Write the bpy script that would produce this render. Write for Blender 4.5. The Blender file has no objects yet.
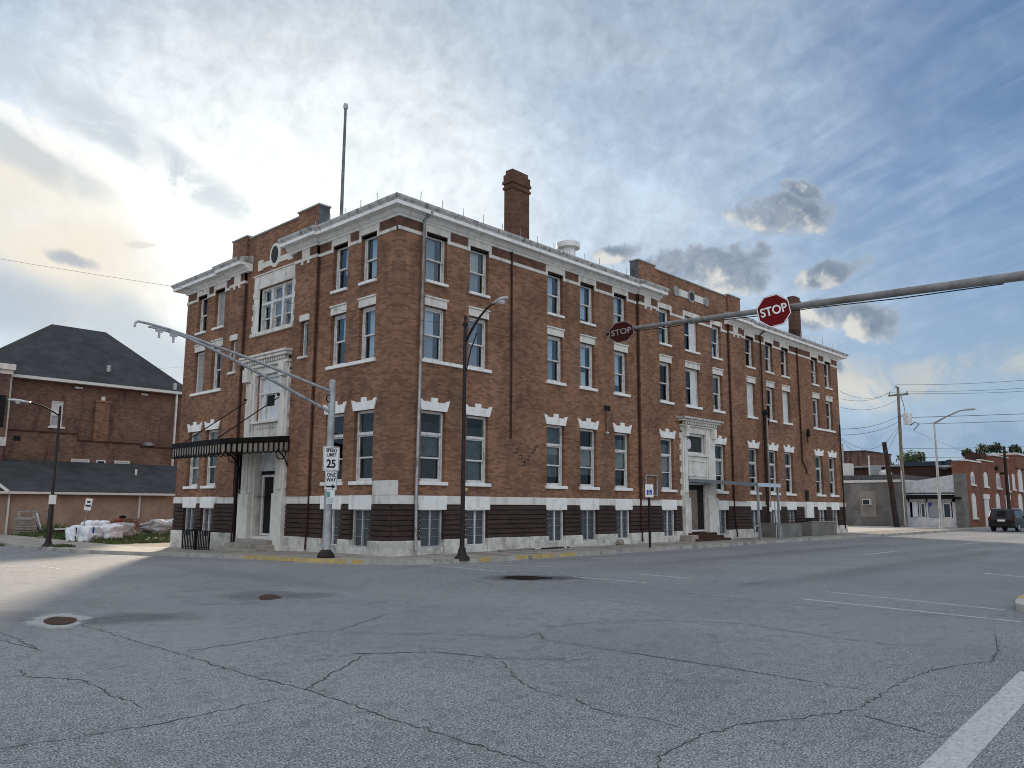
import bpy, bmesh, math, random
from mathutils import Vector, Matrix
random.seed(7)
S = bpy.context.scene
COL = S.collection
R_ = math.radians

# ------------------------------------------------------------------ camera
cam_d = bpy.data.cameras.new("camera")
cam = bpy.data.objects.new("camera", cam_d)
COL.objects.link(cam)
_r, _u, _f = Vector((.6862, -.7274, .0049)), Vector((-.1123, -.0993, .9887)), Vector((.7187, .679, .1499))
_f.normalize(); _r = (_r - _f * _r.dot(_f)).normalized(); _u = _r.cross(_f)
cam.matrix_world = Matrix(((_r.x, _u.x, -_f.x, -16.681), (_r.y, _u.y, -_f.y, -21.158), (_r.z, _u.z, -_f.z, 1.76), (0, 0, 0, 1)))
cam_d.sensor_width = 36
cam_d.lens = 804.8 / 1024 * 36
cam_d.clip_start = .1
cam_d.clip_end = 3000
S.camera = cam

# ------------------------------------------------------------------ light and exposure
SUN_AZ, SUN_EL = R_(30.2), R_(17)
sun_dir = Vector((math.sin(SUN_AZ) * math.cos(SUN_EL), math.cos(SUN_AZ) * math.cos(SUN_EL), math.sin(SUN_EL)))
sd = bpy.data.lights.new("sun", 'SUN')
sd.energy = 2.7
sd.angle = R_(3.2)
sd.color = (1, .86, .68)
sun = bpy.data.objects.new("sun", sd)
COL.objects.link(sun)
sun.rotation_euler = (-sun_dir).to_track_quat('-Z', 'Y').to_euler()
sun.location = (0, 60, 40)
S.view_settings.view_transform = 'Standard'
S.view_settings.look = 'None'
S.view_settings.exposure = 1.08
S.view_settings.gamma = 1
S.view_settings.use_curve_mapping = False
S.render.engine = 'CYCLES'
S.cycles.use_denoising = True
S.cycles.filter_width = 1.0
S.cycles.max_bounces = 6
S.cycles.diffuse_bounces = 3
S.cycles.glossy_bounces = 3
S.cycles.transparent_max_bounces = 10
S.cycles.caustics_reflective = False
S.cycles.caustics_refractive = False


class NB:
    """small helper for writing node expressions"""
    def __init__(s, nt): s.nt = nt
    def n(s, t): return s.nt.nodes.new(t)
    def put(s, sock, v):
        if isinstance(v, bpy.types.NodeSocket): s.nt.links.new(v, sock)
        elif isinstance(v, (tuple, list)):
            sock.default_value = tuple(v) + ((1,) if len(v) == 3 and len(sock.default_value) == 4 else ())
        else: sock.default_value = v
    def m(s, op, a, b=None, c=None, cl=False):
        k = s.n('ShaderNodeMath'); k.operation = op; k.use_clamp = cl
        for i, v in enumerate((a, b, c)):
            if v is not None: s.put(k.inputs[i], v)
        return k.outputs[0]
    def vm(s, op, a, b=None, scale=None):
        k = s.n('ShaderNodeVectorMath'); k.operation = op
        s.put(k.inputs[0], a)
        if b is not None: s.put(k.inputs[1], b)
        if scale is not None: s.put(k.inputs[3], scale)
        return k.outputs['Value'] if op in ('DOT_PRODUCT', 'LENGTH', 'DISTANCE') else k.outputs[0]
    def xyz(s, v):
        k = s.n('ShaderNodeSeparateXYZ'); s.put(k.inputs[0], v); return k.outputs
    def comb(s, x, y, z):
        k = s.n('ShaderNodeCombineXYZ')
        for i, v in enumerate((x, y, z)): s.put(k.inputs[i], v)
        return k.outputs[0]
    def noise(s, v, scale, detail=3, rough=.5, dist=0, col=False):
        k = s.n('ShaderNodeTexNoise'); s.put(k.inputs['Vector'], v)
        k.inputs['Scale'].default_value = scale; k.inputs['Detail'].default_value = detail
        k.inputs['Roughness'].default_value = rough; k.inputs['Distortion'].default_value = dist
        return k.outputs['Color' if col else 'Fac']
    def ss(s, x, a, b, lo=0., hi=1., kind='SMOOTHSTEP'):
        k = s.n('ShaderNodeMapRange'); k.interpolation_type = kind
        s.put(k.inputs[0], x)
        for i, v in zip((1, 2, 3, 4), (a, b, lo, hi)): s.put(k.inputs[i], v)
        return k.outputs[0]
    def mix(s, f, a, b, bt='MIX'):
        k = s.n('ShaderNodeMix'); k.data_type = 'RGBA'; k.blend_type = bt; k.clamp_factor = True
        s.put(k.inputs[0], f); s.put(k.inputs[6], a); s.put(k.inputs[7], b)
        return k.outputs[2]


def make_world():
    w = bpy.data.worlds.new("World"); S.world = w; w.use_nodes = True
    nt = w.node_tree; nt.nodes.clear(); B = NB(nt)
    out = B.n('ShaderNodeOutputWorld'); bg = B.n('ShaderNodeBackground')
    bg.inputs['Strength'].default_value = .1
    nt.links.new(bg.outputs[0], out.inputs[0])
    sky = B.n('ShaderNodeTexSky'); sky.sky_type = 'NISHITA'; sky.sun_disc = False
    sky.sun_elevation = SUN_EL; sky.sun_rotation = SUN_AZ
    sky.air_density = 1.2; sky.dust_density = 1.0; sky.ozone_density = 2
    d = B.n('ShaderNodeTexCoord').outputs['Generated']
    x, y, z = B.xyz(d)
    zc = B.m('MAXIMUM', z, 0.0)
    cs = B.vm('DOT_PRODUCT', d, tuple(sun_dir))
    T = lambda r, g, b: (r * 5, g * 5, b * 5)           # display-linear colour -> background colour
    warp = B.vm('SUBTRACT', B.noise(d, 5, 4, .55, col=True), (.5, .5, .5))
    dw = B.vm('ADD', d, B.vm('SCALE', warp, scale=.10))
    wf = B.vm('SUBTRACT', B.noise(d, 28, 3, .6, col=True), (.5, .5, .5))
    df = B.vm('ADD', B.vm('ADD', d, B.vm('SCALE', warp, scale=.02)), B.vm('SCALE', wf, scale=.016))

    def blob(v, c, a, b, ang=0):
        """squared elliptic distance; c = world direction, a/b = half sizes in thousandths of a radian"""
        c = Vector(c).normalized(); e1 = c.cross(Vector((0, 0, 1))).normalized(); e2 = e1.cross(c)
        t = R_(ang); p = (e1 * math.cos(t) + e2 * math.sin(t)) * (1000 / a); q = (e2 * math.cos(t) - e1 * math.sin(t)) * (1000 / b)
        u_ = B.vm('DOT_PRODUCT', v, tuple(p)); w_ = B.vm('DOT_PRODUCT', v, tuple(q))
        return B.m('MULTIPLY_ADD', u_, u_, B.m('MULTIPLY', w_, w_))

    def soft(v, c, a, b, ang=0):
        return B.ss(blob(v, c, a, b, ang), 0, 1, 1, 0)

    # clear sky
    grad = B.mix(B.ss(zc, .14, .42, kind='LINEAR'), B.mix(B.ss(zc, .02, .16, kind='LINEAR'), T(.26, .40, .57), T(.17, .29, .47)), T(.080, .158, .32))
    blue = B.mix(.82, sky.outputs[0], grad)
    # high veil of cirrostratus, thick towards the sun
    k = B.m('DIVIDE', 1.0, B.m('ADD', zc, .16))
    pl = B.comb(B.m('MULTIPLY', x, k), B.m('MULTIPLY', y, k), 0.0)
    sx, sy, _ = B.xyz(pl)
    st = B.comb(B.m('ADD', B.m('MULTIPLY', sx, .50), B.m('MULTIPLY', sy, -.35)), B.m('ADD', B.m('MULTIPLY', sx, 1.6), B.m('MULTIPLY', sy, 2.4)), 0.0)
    n1 = B.noise(pl, 1.5, 6, .55, .4)
    n2 = B.noise(st, 2.4, 5, .62, .8)
    n3 = B.noise(B.comb(B.m('ADD', B.m('MULTIPLY', sx, 5.5), B.m('MULTIPLY', sy, -4.6)), B.m('ADD', B.m('MULTIPLY', sx, .9), B.m('MULTIPLY', sy, .9)), 2.0), 1.3, 4, .5, .6)
    n4 = B.noise(B.vm('ADD', d, B.vm('SCALE', warp, scale=.05)), 16, 6, .66, .5)
    n6 = B.noise(B.vm('ADD', d, B.vm('SCALE', warp, scale=.08)), 7.5, 5, .55, .2)
    cov = B.m('ADD', B.ss(cs, .58, .965), B.m('MULTIPLY', B.m('SUBTRACT', n1, .5), 1.15))
    cov = B.m('ADD', cov, B.m('MULTIPLY', B.m('SUBTRACT', n6, .5), .45))
    cov = B.m('ADD', cov, B.m('MULTIPLY', B.m('SUBTRACT', n2, .5), .40))
    cov = B.m('ADD', cov, B.m('MULTIPLY', B.m('SUBTRACT', n3, .5), .20))
    n7 = B.noise(B.vm('ADD', d, B.vm('SCALE', warp, scale=.03)), 46, 4, .6, .3)
    rp_ = B.noise(B.comb(B.m('ADD', B.m('MULTIPLY', sx, 1.2), B.m('MULTIPLY', sy, 3.1)), B.m('ADD', B.m('MULTIPLY', sx, 13.5), B.m('MULTIPLY', sy, -5.2)), 1.0), 1.0, 4, .55, .7)
    rmask = B.m('MULTIPLY', B.ss(cs, .90, .80), B.ss(n1, .30, .52))
    cov = B.m('ADD', cov, B.m('MULTIPLY', B.m('SUBTRACT', rp_, .44), B.m('MULTIPLY_ADD', rmask, 1.15, .12)))
    cov = B.m('ADD', cov, B.m('MULTIPLY', B.m('SUBTRACT', n7, .5), .22))
    cov = B.m('SUBTRACT', cov, B.m('MULTIPLY', soft(dw, (.82, .42, .39), 420, 95, -22), .25))
    cov = B.ss(cov, .0, .95, .03, .97, 'LINEAR')
    veil = B.mix(B.ss(cs, .66, .93), T(.31, .42, .58), T(.53, .64, .76))
    veil = B.mix(B.ss(cs, .93, .99), veil, T(.90, .945, .965))
    tex = B.m('ADD', B.m('MULTIPLY', n6, .22), B.m('ADD', B.m('MULTIPLY', n4, .40), B.m('MULTIPLY', n7, .38)))
    tex = B.ss(tex, .36, .63, .85, 1.16, 'LINEAR')
    tex = B.m('MULTIPLY', tex, B.ss(z, .36, .60, 1.0, .82))
    veil = B.mix(1.0, veil, B.comb(tex, tex, tex), 'MULTIPLY')
    # added unseen bright cloud behind and above the camera, filling walls and road
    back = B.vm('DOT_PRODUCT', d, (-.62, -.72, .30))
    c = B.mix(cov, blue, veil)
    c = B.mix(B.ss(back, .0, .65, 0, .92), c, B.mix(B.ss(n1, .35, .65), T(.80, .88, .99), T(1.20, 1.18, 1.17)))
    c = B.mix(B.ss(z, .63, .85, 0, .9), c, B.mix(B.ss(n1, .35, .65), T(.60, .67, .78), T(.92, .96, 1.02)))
    # light around the veiled sun
    g = B.m('MULTIPLY', soft(dw, (.4594, .8363, .2993), 290, 130, -18), B.ss(n2, .2, .6, .75, 1.0))
    g = B.m('MULTIPLY', g, B.ss(n4, .34, .62, .55, 1.0))
    c = B.mix(B.m('MULTIPLY', g, .85), c, T(1.02, 1.01, .97))
    c = B.mix(soft(dw, (.425, .846, .308), 170, 72, -14), c, T(1.35, 1.33, 1.25))
    # low western cloud: warm patch, grey bands, bright torn edge
    c = B.mix(B.m('MULTIPLY', soft(dw, (.25, .925, .27), 170, 95, -25), B.ss(n1, .3, .55, .5, .95)), c, T(.86, .80, .68))
    c = B.mix(B.m('MULTIPLY', soft(dw, (.20, .94, .20), 150, 42, -8), .85), c, T(.46, .53, .60))
    c = B.mix(B.m('MULTIPLY', soft(dw, (.37, .912, .175), 120, 48, -20), .85), c, T(.53, .60, .65))
    c = B.mix(B.m('MULTIPLY', soft(dw, (.22, .912, .352), 120, 32, -20), B.ss(n4, .36, .58, .35, .9)), c, T(.60, .63, .64))
    c = B.mix(B.m('MULTIPLY', soft(df, (.262, .893, .366), 170, 15, -24), B.ss(n4, .38, .56, .15, .8)), c, T(.98, .98, .95))
    c = B.mix(B.m('MULTIPLY', soft(dw, (.315, .868, .382), 270, 34, -25), B.ss(n4, .36, .58, .30, .85)), c, T(.55, .62, .68))
    c = B.mix(B.m('MULTIPLY', soft(df, (.2839, .9234, .2584), 34, 9, -12), .85), c, T(.42, .47, .53))
    c = B.mix(B.m('MULTIPLY', soft(df, (.345, .895, .285), 22, 5, 6), .5), c, T(.62, .61, .56))
    # pale bank low in the north
    c = B.mix(B.m('MULTIPLY', soft(dw, (.945, .30, .155), 230, 30, 2), B.ss(n4, .40, .60, .15, .85)), c, T(.55, .56, .54))
    c = B.mix(B.m('MULTIPLY', soft(dw, (.925, .36, .135), 75, 24, -6), B.ss(n4, .40, .56, .2, .85)), c, T(.66, .66, .61))
    c = B.mix(B.m('MULTIPLY', soft(dw, (.965, .25, .075), 300, 36, 0), B.ss(n4, .40, .60, .85, .45)), c, T(.255, .37, .53))

    # fair-weather cumulus
    cu = [((.8584, .3864, .3373), 62, 25, -5), ((.862, .360, .3611), 26, 10, -25), ((.822, .486, .283), 80, 24, 0), ((.8553, .4375, .2777), 55, 30, 5),
          ((.8985, .3485, .2669), 48, 15, 16), ((.775, .555, .304), 40, 12, 8), ((.9227, .3213, .2129), 40, 26, -20), ((.905, .365, .222), 26, 20, 0),
          ((.915, .37, .165), 24, 18, 0), ((.906, .412, .20), 26, 14, 5)]
    def density(v, extra):
        tot = None
        for b in cu:
            q = B.m('SUBTRACT', 1.0, blob(v, *b))
            tot = q if tot is None else B.m('MAXIMUM', tot, q)
        return B.m('ADD', B.m('MAXIMUM', tot, -2.0), B.m('MULTIPLY', B.m('SUBTRACT', extra, .5), 2.9))
    def fbm(v): return B.noise(v, 27, 8, .60, .15)
    D1 = density(df, fbm(d))
    off = Vector((-.010, .0125, -.010))
    D2 = density(B.vm('ADD', df, tuple(off)), fbm(B.vm('ADD', d, tuple(off))))
    al = B.ss(D1, -.15, .5)
    lit = B.ss(B.m('SUBTRACT', D1, D2), .28, 1.25)
    body = B.mix(B.ss(D1, .05, .9), T(.36, .42, .50), T(.18, .235, .31))
    body = B.mix(B.ss(B.noise(df, 30, 5, .65), .38, .66, 0, .45), body, T(.40, .455, .53))
    cc = B.mix(lit, body, T(.72, .705, .65))
    c = B.mix(B.m('MULTIPLY', al, .86), c, cc)
    # below the horizon: dull ground tone
    c = B.mix(B.ss(z, -.02, .0, 1, 0), c, T(.25, .28, .30))
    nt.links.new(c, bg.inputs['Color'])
make_world()

# ------------------------------------------------------------------ helpers: materials
MATS = {}
def new_mat(name):
    m = bpy.data.materials.new(name); m.use_nodes = True
    nt = m.node_tree; nt.nodes.clear(); B = NB(nt)
    out = B.n('ShaderNodeOutputMaterial'); p = B.n('ShaderNodeBsdfPrincipled')
    nt.links.new(p.outputs[0], out.inputs[0]); MATS[name] = m
    return m, B, p, out

def pos(B): return B.n('ShaderNodeNewGeometry').outputs['Position']

def bump(B, p, h, strength=.3, dist=.01):
    k = B.n('ShaderNodeBump'); k.inputs['Strength'].default_value = strength; k.inputs['Distance'].default_value = dist
    B.put(k.inputs['Height'], h); B.nt.links.new(k.outputs[0], p.inputs['Normal'])

def plain(name, col, rough=.7, metal=0., var=.25, scale=4, dirt=None, dscale=1.2, damt=.5, streak=False, bmp=0., spec=.4):
    """a plain material with mottling and, where given, patches or runs of dirt"""
    m, B, p, _ = new_mat(name); P = pos(B)
    n = B.noise(P, scale, 5, .6)
    lo = tuple(c * (1 - var) for c in col); hi = tuple(min(1, c * (1 + var)) for c in col)
    c = B.mix(B.ss(n, .3, .7), lo, hi)
    if dirt:
        v = P
        if streak:
            x, y, z = B.xyz(P); v = B.comb(B.m('MULTIPLY', x, 2.6), B.m('MULTIPLY', y, 2.6), B.m('MULTIPLY', z, .9))
        dn = B.noise(v, dscale, 5, .65, .3)
        c = B.mix(B.m('MULTIPLY', B.ss(dn, .48, .68), damt), c, dirt)
    B.put(p.inputs['Base Color'], c)
    p.inputs['Roughness'].default_value = rough; p.inputs['Metallic'].default_value = metal
    p.inputs['Specular IOR Level'].default_value = spec
    if bmp: bump(B, p, B.noise(P, scale * 4, 4, .6), bmp, .02)
    return m

def brick(name, c1, c2, mortar, bw=.24, bh=.076, stain=(.05, .034, .028), stamt=.38, bmp=.25):
    m, B, p, _ = new_mat(name); P = pos(B); x, y, z = B.xyz(P)
    v = B.comb(B.m('ADD', x, y), z, 0.0)
    k = B.n('ShaderNodeTexBrick'); B.put(k.inputs['Vector'], v)
    k.inputs['Color1'].default_value = (*c1, 1); k.inputs['Color2'].default_value = (*c2, 1); k.inputs['Mortar'].default_value = (*mortar, 1)
    k.inputs['Scale'].default_value = 1; k.inputs['Brick Width'].default_value = bw; k.inputs['Row Height'].default_value = bh
    k.inputs['Mortar Size'].default_value = .007; k.inputs['Mortar Smooth'].default_value = .3; k.inputs['Bias'].default_value = -.15
    n = B.noise(v, .55, 5, .6)
    c = B.mix(B.ss(n, .34, .66, 0, .75), k.outputs['Color'], B.mix(1.0, k.outputs['Color'], (.62, .60, .60), 'MULTIPLY'))
    n2 = B.noise(B.comb(B.m('MULTIPLY', B.m('ADD', x, y), 2.2), B.m('MULTIPLY', z, .5), 3.0), .9, 5, .65)
    c = B.mix(B.m('MULTIPLY', B.ss(n2, .47, .74), stamt), c, stain)
    n3 = B.noise(v, 7, 3, .7)
    c = B.mix(B.ss(n3, .60, .74, 0, .45), c, B.mix(1.0, c, (1.5, 1.45, 1.4), 'MULTIPLY'))
    B.put(p.inputs['Base Color'], c); p.inputs['Roughness'].default_value = .88; p.inputs['Specular IOR Level'].default_value = .25
    bump(B, p, k.outputs['Fac'], -bmp, .012)
    return m

def glass_mat(name, tint=(.85, .9, .92), k=1.6, b=.06):
    m = bpy.data.materials.new(name); m.use_nodes = True; nt = m.node_tree; nt.nodes.clear(); B = NB(nt)
    out = B.n('ShaderNodeOutputMaterial'); t = B.n('ShaderNodeBsdfTransparent'); g = B.n('ShaderNodeBsdfGlossy'); mx = B.n('ShaderNodeMixShader')
    t.inputs[0].default_value = (*tint, 1); g.inputs['Roughness'].default_value = .01; g.inputs['Color'].default_value = (.9, .92, .95, 1)
    ge = B.n('ShaderNodeNewGeometry'); cz = B.m('ABSOLUTE', B.vm('DOT_PRODUCT', ge.outputs['Normal'], ge.outputs['Incoming']))
    fr = B.m('MULTIPLY_ADD', B.m('POWER', B.m('SUBTRACT', 1.0, cz, cl=True), 5.0), .96, .04)
    n = B.noise(pos(B), 1.6, 3, .5)
    fac = B.m('MULTIPLY_ADD', fr, k, b)
    nt.links.new(fac, mx.inputs[0]); nt.links.new(t.outputs[0], mx.inputs[1]); nt.links.new(g.outputs[0], mx.inputs[2])
    nt.links.new(mx.outputs[0], out.inputs[0]); MATS[name] = m
    return m

brick('brick', (.365, .188, .108), (.172, .080, .047), (.20, .155, .125))
brick('chimney_brick', (.19, .092, .060), (.10, .048, .034), (.12, .09, .075))
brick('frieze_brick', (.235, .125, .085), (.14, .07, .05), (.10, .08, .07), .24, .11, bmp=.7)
brick('basement_brick', (.085, .056, .048), (.050, .034, .031), (.05, .04, .036), .24, .08)
brick('hall_brick', (.245, .138, .10), (.13, .074, .055), (.17, .145, .13), .28, .09, stain=(.03, .02, .02), stamt=.6)
brick('tan_brick', (.46, .32, .235), (.40, .28, .205), (.32, .26, .22), .28, .1, stamt=.15)
brick('far_brick', (.27, .105, .065), (.20, .08, .052), (.18, .12, .1), .3, .1, stamt=.3)
plain('limestone', (.72, .70, .65), .85, 0, .08, 2.5, (.22, .205, .185), .9, .45, True, .15)
plain('rough_stone', (.60, .585, .54), .9, 0, .2, 3, (.20, .185, .16), 1.6, .6, False, .9)
plain('old_paint', (.87, .87, .84), .6, 0, .05, 6, (.40, .38, .35), 1.4, .35, True)
plain('cornice_paint', (.88, .88, .86), .6, 0, .05, 5, (.30, .34, .32), 1.2, .35, True)
plain('gutter_metal', (.52, .52, .51), .6, .1, .15, 4, (.08, .07, .06), 1.3, .85, True)
plain('window_paint', (.70, .70, .69), .6, 0, .10, 7, (.26, .24, .21), 3.5, .65, True)
plain('roof_membrane', (.09, .09, .095), .9)
plain('flashing', (.10, .115, .13), .6, 0, .3, 3, (.04, .045, .05), 2, .7)
plain('interior_dark', (.012, .012, .013), .95)
plain('rust_pipe', (.055, .018, .012), .7, .1, .5, 6, (.012, .010, .009), 1.5, .8)
plain('grey_pipe', (.42, .43, .44), .45, .5, .15, 5, (.12, .06, .035), 2, .7, True)
plain('black_iron', (.011, .010, .010), .75, 0, .3, spec=.2)
plain('brown_post', (.022, .015, .013), .5, .3, .3, 5)
plain('galvanized', (.40, .415, .43), .5, .5, .15, 5, (.16, .15, .14), 2, .5, True)
plain('dull_aluminium', (.27, .26, .25), .6, .3, .2, 4, (.14, .10, .08), 2, .6)
plain('sign_white', (.82, .83, .83), .45, 0, .04)
plain('sign_black', (.012, .012, .012), .5, 0, .1)
plain('sign_red', (.15, .006, .009), .7, 0, .08, spec=.15)
plain('sign_red_shaded', (.036, .006, .005), .8, 0, .15, spec=.1)  # darker red carrying the back-lit shade of the tip sign
plain('shaded_letters', (.20, .18, .17), .8, 0, .15)  # white lettering greyed by the same painted shade
plain('sign_blue', (.012, .05, .42), .4, 0, .05)
plain('sign_green', (.10, .33, .27), .5)
plain('lens_grey', (.60, .62, .64), .3)
plain('concrete', (.34, .31, .27), .92, 0, .16, 1.4, (.13, .12, .11), .9, .55, False, .25)
plain('pale_concrete', (.47, .44, .385), .92, 0, .12, 1.1, (.2, .18, .16), .8, .4)
plain('kerb_stone', (.40, .385, .35), .9, 0, .15, 2.5, (.1, .095, .09), 1.5, .6)
plain('yellow_paint', (.50, .38, .15), .85, 0, .15, 5, (.32, .30, .26), 3.5, 1.0)
MATS['yellow_paint'].node_tree
plain('road_paint', (.50, .51, .52), .85, 0, .12, 8, (.20, .20, .205), 7, .95)
plain('stop_paint', (.52, .52, .52), .85, 0, .1, 12, (.19, .19, .195), 30, .7)
plain('crack_fill', (.066, .064, .062), .9, 0, .3)
plain('wet_tar', (.022, .022, .024), .25, 0, .3)
plain('old_tar', (.115, .115, .118), .9, 0, .35, 9, (.20, .20, .205), 5, .9)
plain('water', (.012, .013, .014), .05, 0, .1)
plain('rust_dirt', (.055, .026, .014), .95, 0, .4, 6)
plain('shingle', (.045, .048, .051), .9, 0, .25, 1.2, (.025, .027, .03), .35, .8, False, .4)
plain('white_trim', (.66, .65, .62), .6, 0, .06)
plain('board_grey', (.34, .34, .33), .8, 0, .15, 6, (.17, .165, .15), 2.5, .7, True)
plain('board_white', (.66, .68, .70), .7, 0, .06, 5, (.33, .34, .35), 2, .6, True)
plain('plywood', (.20, .15, .115), .85, 0, .2, 3, (.10, .075, .06), 2, .6, True)
plain('pane_slate', (.33, .36, .385), .35, 0, .08, 1.2)
plain('pane_pale', (.74, .80, .86), .35, 0, .06, 1.2, (.60, .66, .72), 1.2, .5)
plain('pane_cream', (.80, .76, .66), .5, 0, .08, 1.5, (.55, .32, .14), 1.6, .55)
plain('pane_blue', (.03, .055, .085), .3, 0, .1)
plain('curtain_dark', (.032, .037, .039), .8, 0, .3, 2.5)
plain('curtain_grey', (.17, .185, .20), .85, 0, .25, 3, (.05, .055, .06), 2, .6, True)
plain('curtain_pale', (.43, .44, .43), .85, 0, .12, 3, (.25, .25, .24), 2, .5, True)
plain('glass_block', (.065, .08, .092), .25, 0, .2, 2, (.07, .085, .095), 2.5, .6)
plain('canopy_pale', (.30, .27, .23), .7, 0, .15, 3)
plain('awning_metal', (.14, .155, .17), .5, .3, .12)
plain('awning_pale', (.50, .58, .68), .45, .1, .08)
plain('sack_white', (.80, .83, .88), .65, 0, .07, 3, (.40, .42, .45), 2.4, .45, False, .6)
plain('sack_blue', (.12, .32, .68), .6)
plain('tarp_grey', (.42, .42, .42), .75, 0, .25, 3, (.12, .10, .085), 2, .7, False, .7)
plain('loose_brick', (.26, .13, .09), .9, 0, .4, 7, (.45, .38, .32), 4, .6, False, .6)
plain('red_paint', (.30, .02, .02), .5)
plain('weathered_wood', (.30, .28, .25), .9, 0, .25, 4, (.10, .09, .08), 3, .6)
plain('pole_wood', (.20, .18, .155), .9, 0, .2, 3, (.08, .07, .06), 3, .6, True)
plain('dark_wood', (.030, .021, .018), .9, 0, .3, 3)
plain('block_wall', (.155, .15, .14), .95, 0, .22, .9, (.26, .25, .235), .5, .7, False, .3)
plain('block_pale', (.27, .25, .225), .95, 0, .15, 1.5)
plain('metal_siding', (.60, .62, .66), .55, .2, .12, 3, (.25, .26, .29), 1.5, .4, True)
plain('shop_front', (.62, .64, .67), .6, 0, .1, 3, (.27, .28, .30), 1.3, .5)
plain('blue_roof', (.020, .035, .060), .5)
plain('dark_brick', (.055, .026, .022), .9, 0, .25, 3)
plain('car_paint', (.008, .009, .011), .38, .1, .1, 3)
plain('car_silver', (.46, .48, .50), .3, .6, .06)
plain('car_glass', (.012, .014, .017), .06, 0, .1)
plain('tyre', (.014, .014, .014), .9)
plain('tail_red', (.10, .008, .007), .25)
plain('bark', (.05, .038, .03), .95, 0, .3, 6)
plain('soil', (.16, .135, .10), .95, 0, .35, 1.2, (.065, .085, .03), .8, .9, False, .5)
plain('wire_black', (.01, .01, .011), .6)
glass_mat('glass', k=1.0, b=.05); glass_mat('dusty_glass', (.80, .83, .84), .7, .0)

def leaf_mat(name, a, b):
    m, B, p, _ = new_mat(name)
    n = B.noise(pos(B), 2.2, 3, .6); o = B.n('ShaderNodeObjectInfo').outputs['Random']
    c = B.mix(B.ss(n, .3, .7), a, b); B.put(p.inputs['Base Color'], c); p.inputs['Roughness'].default_value = .7
leaf_mat('leaf_green', (.035, .060, .018), (.085, .125, .035))
leaf_mat('leaf_dark', (.022, .036, .014), (.060, .080, .028))
leaf_mat('grass_blade', (.055, .085, .022), (.115, .150, .045))

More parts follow.
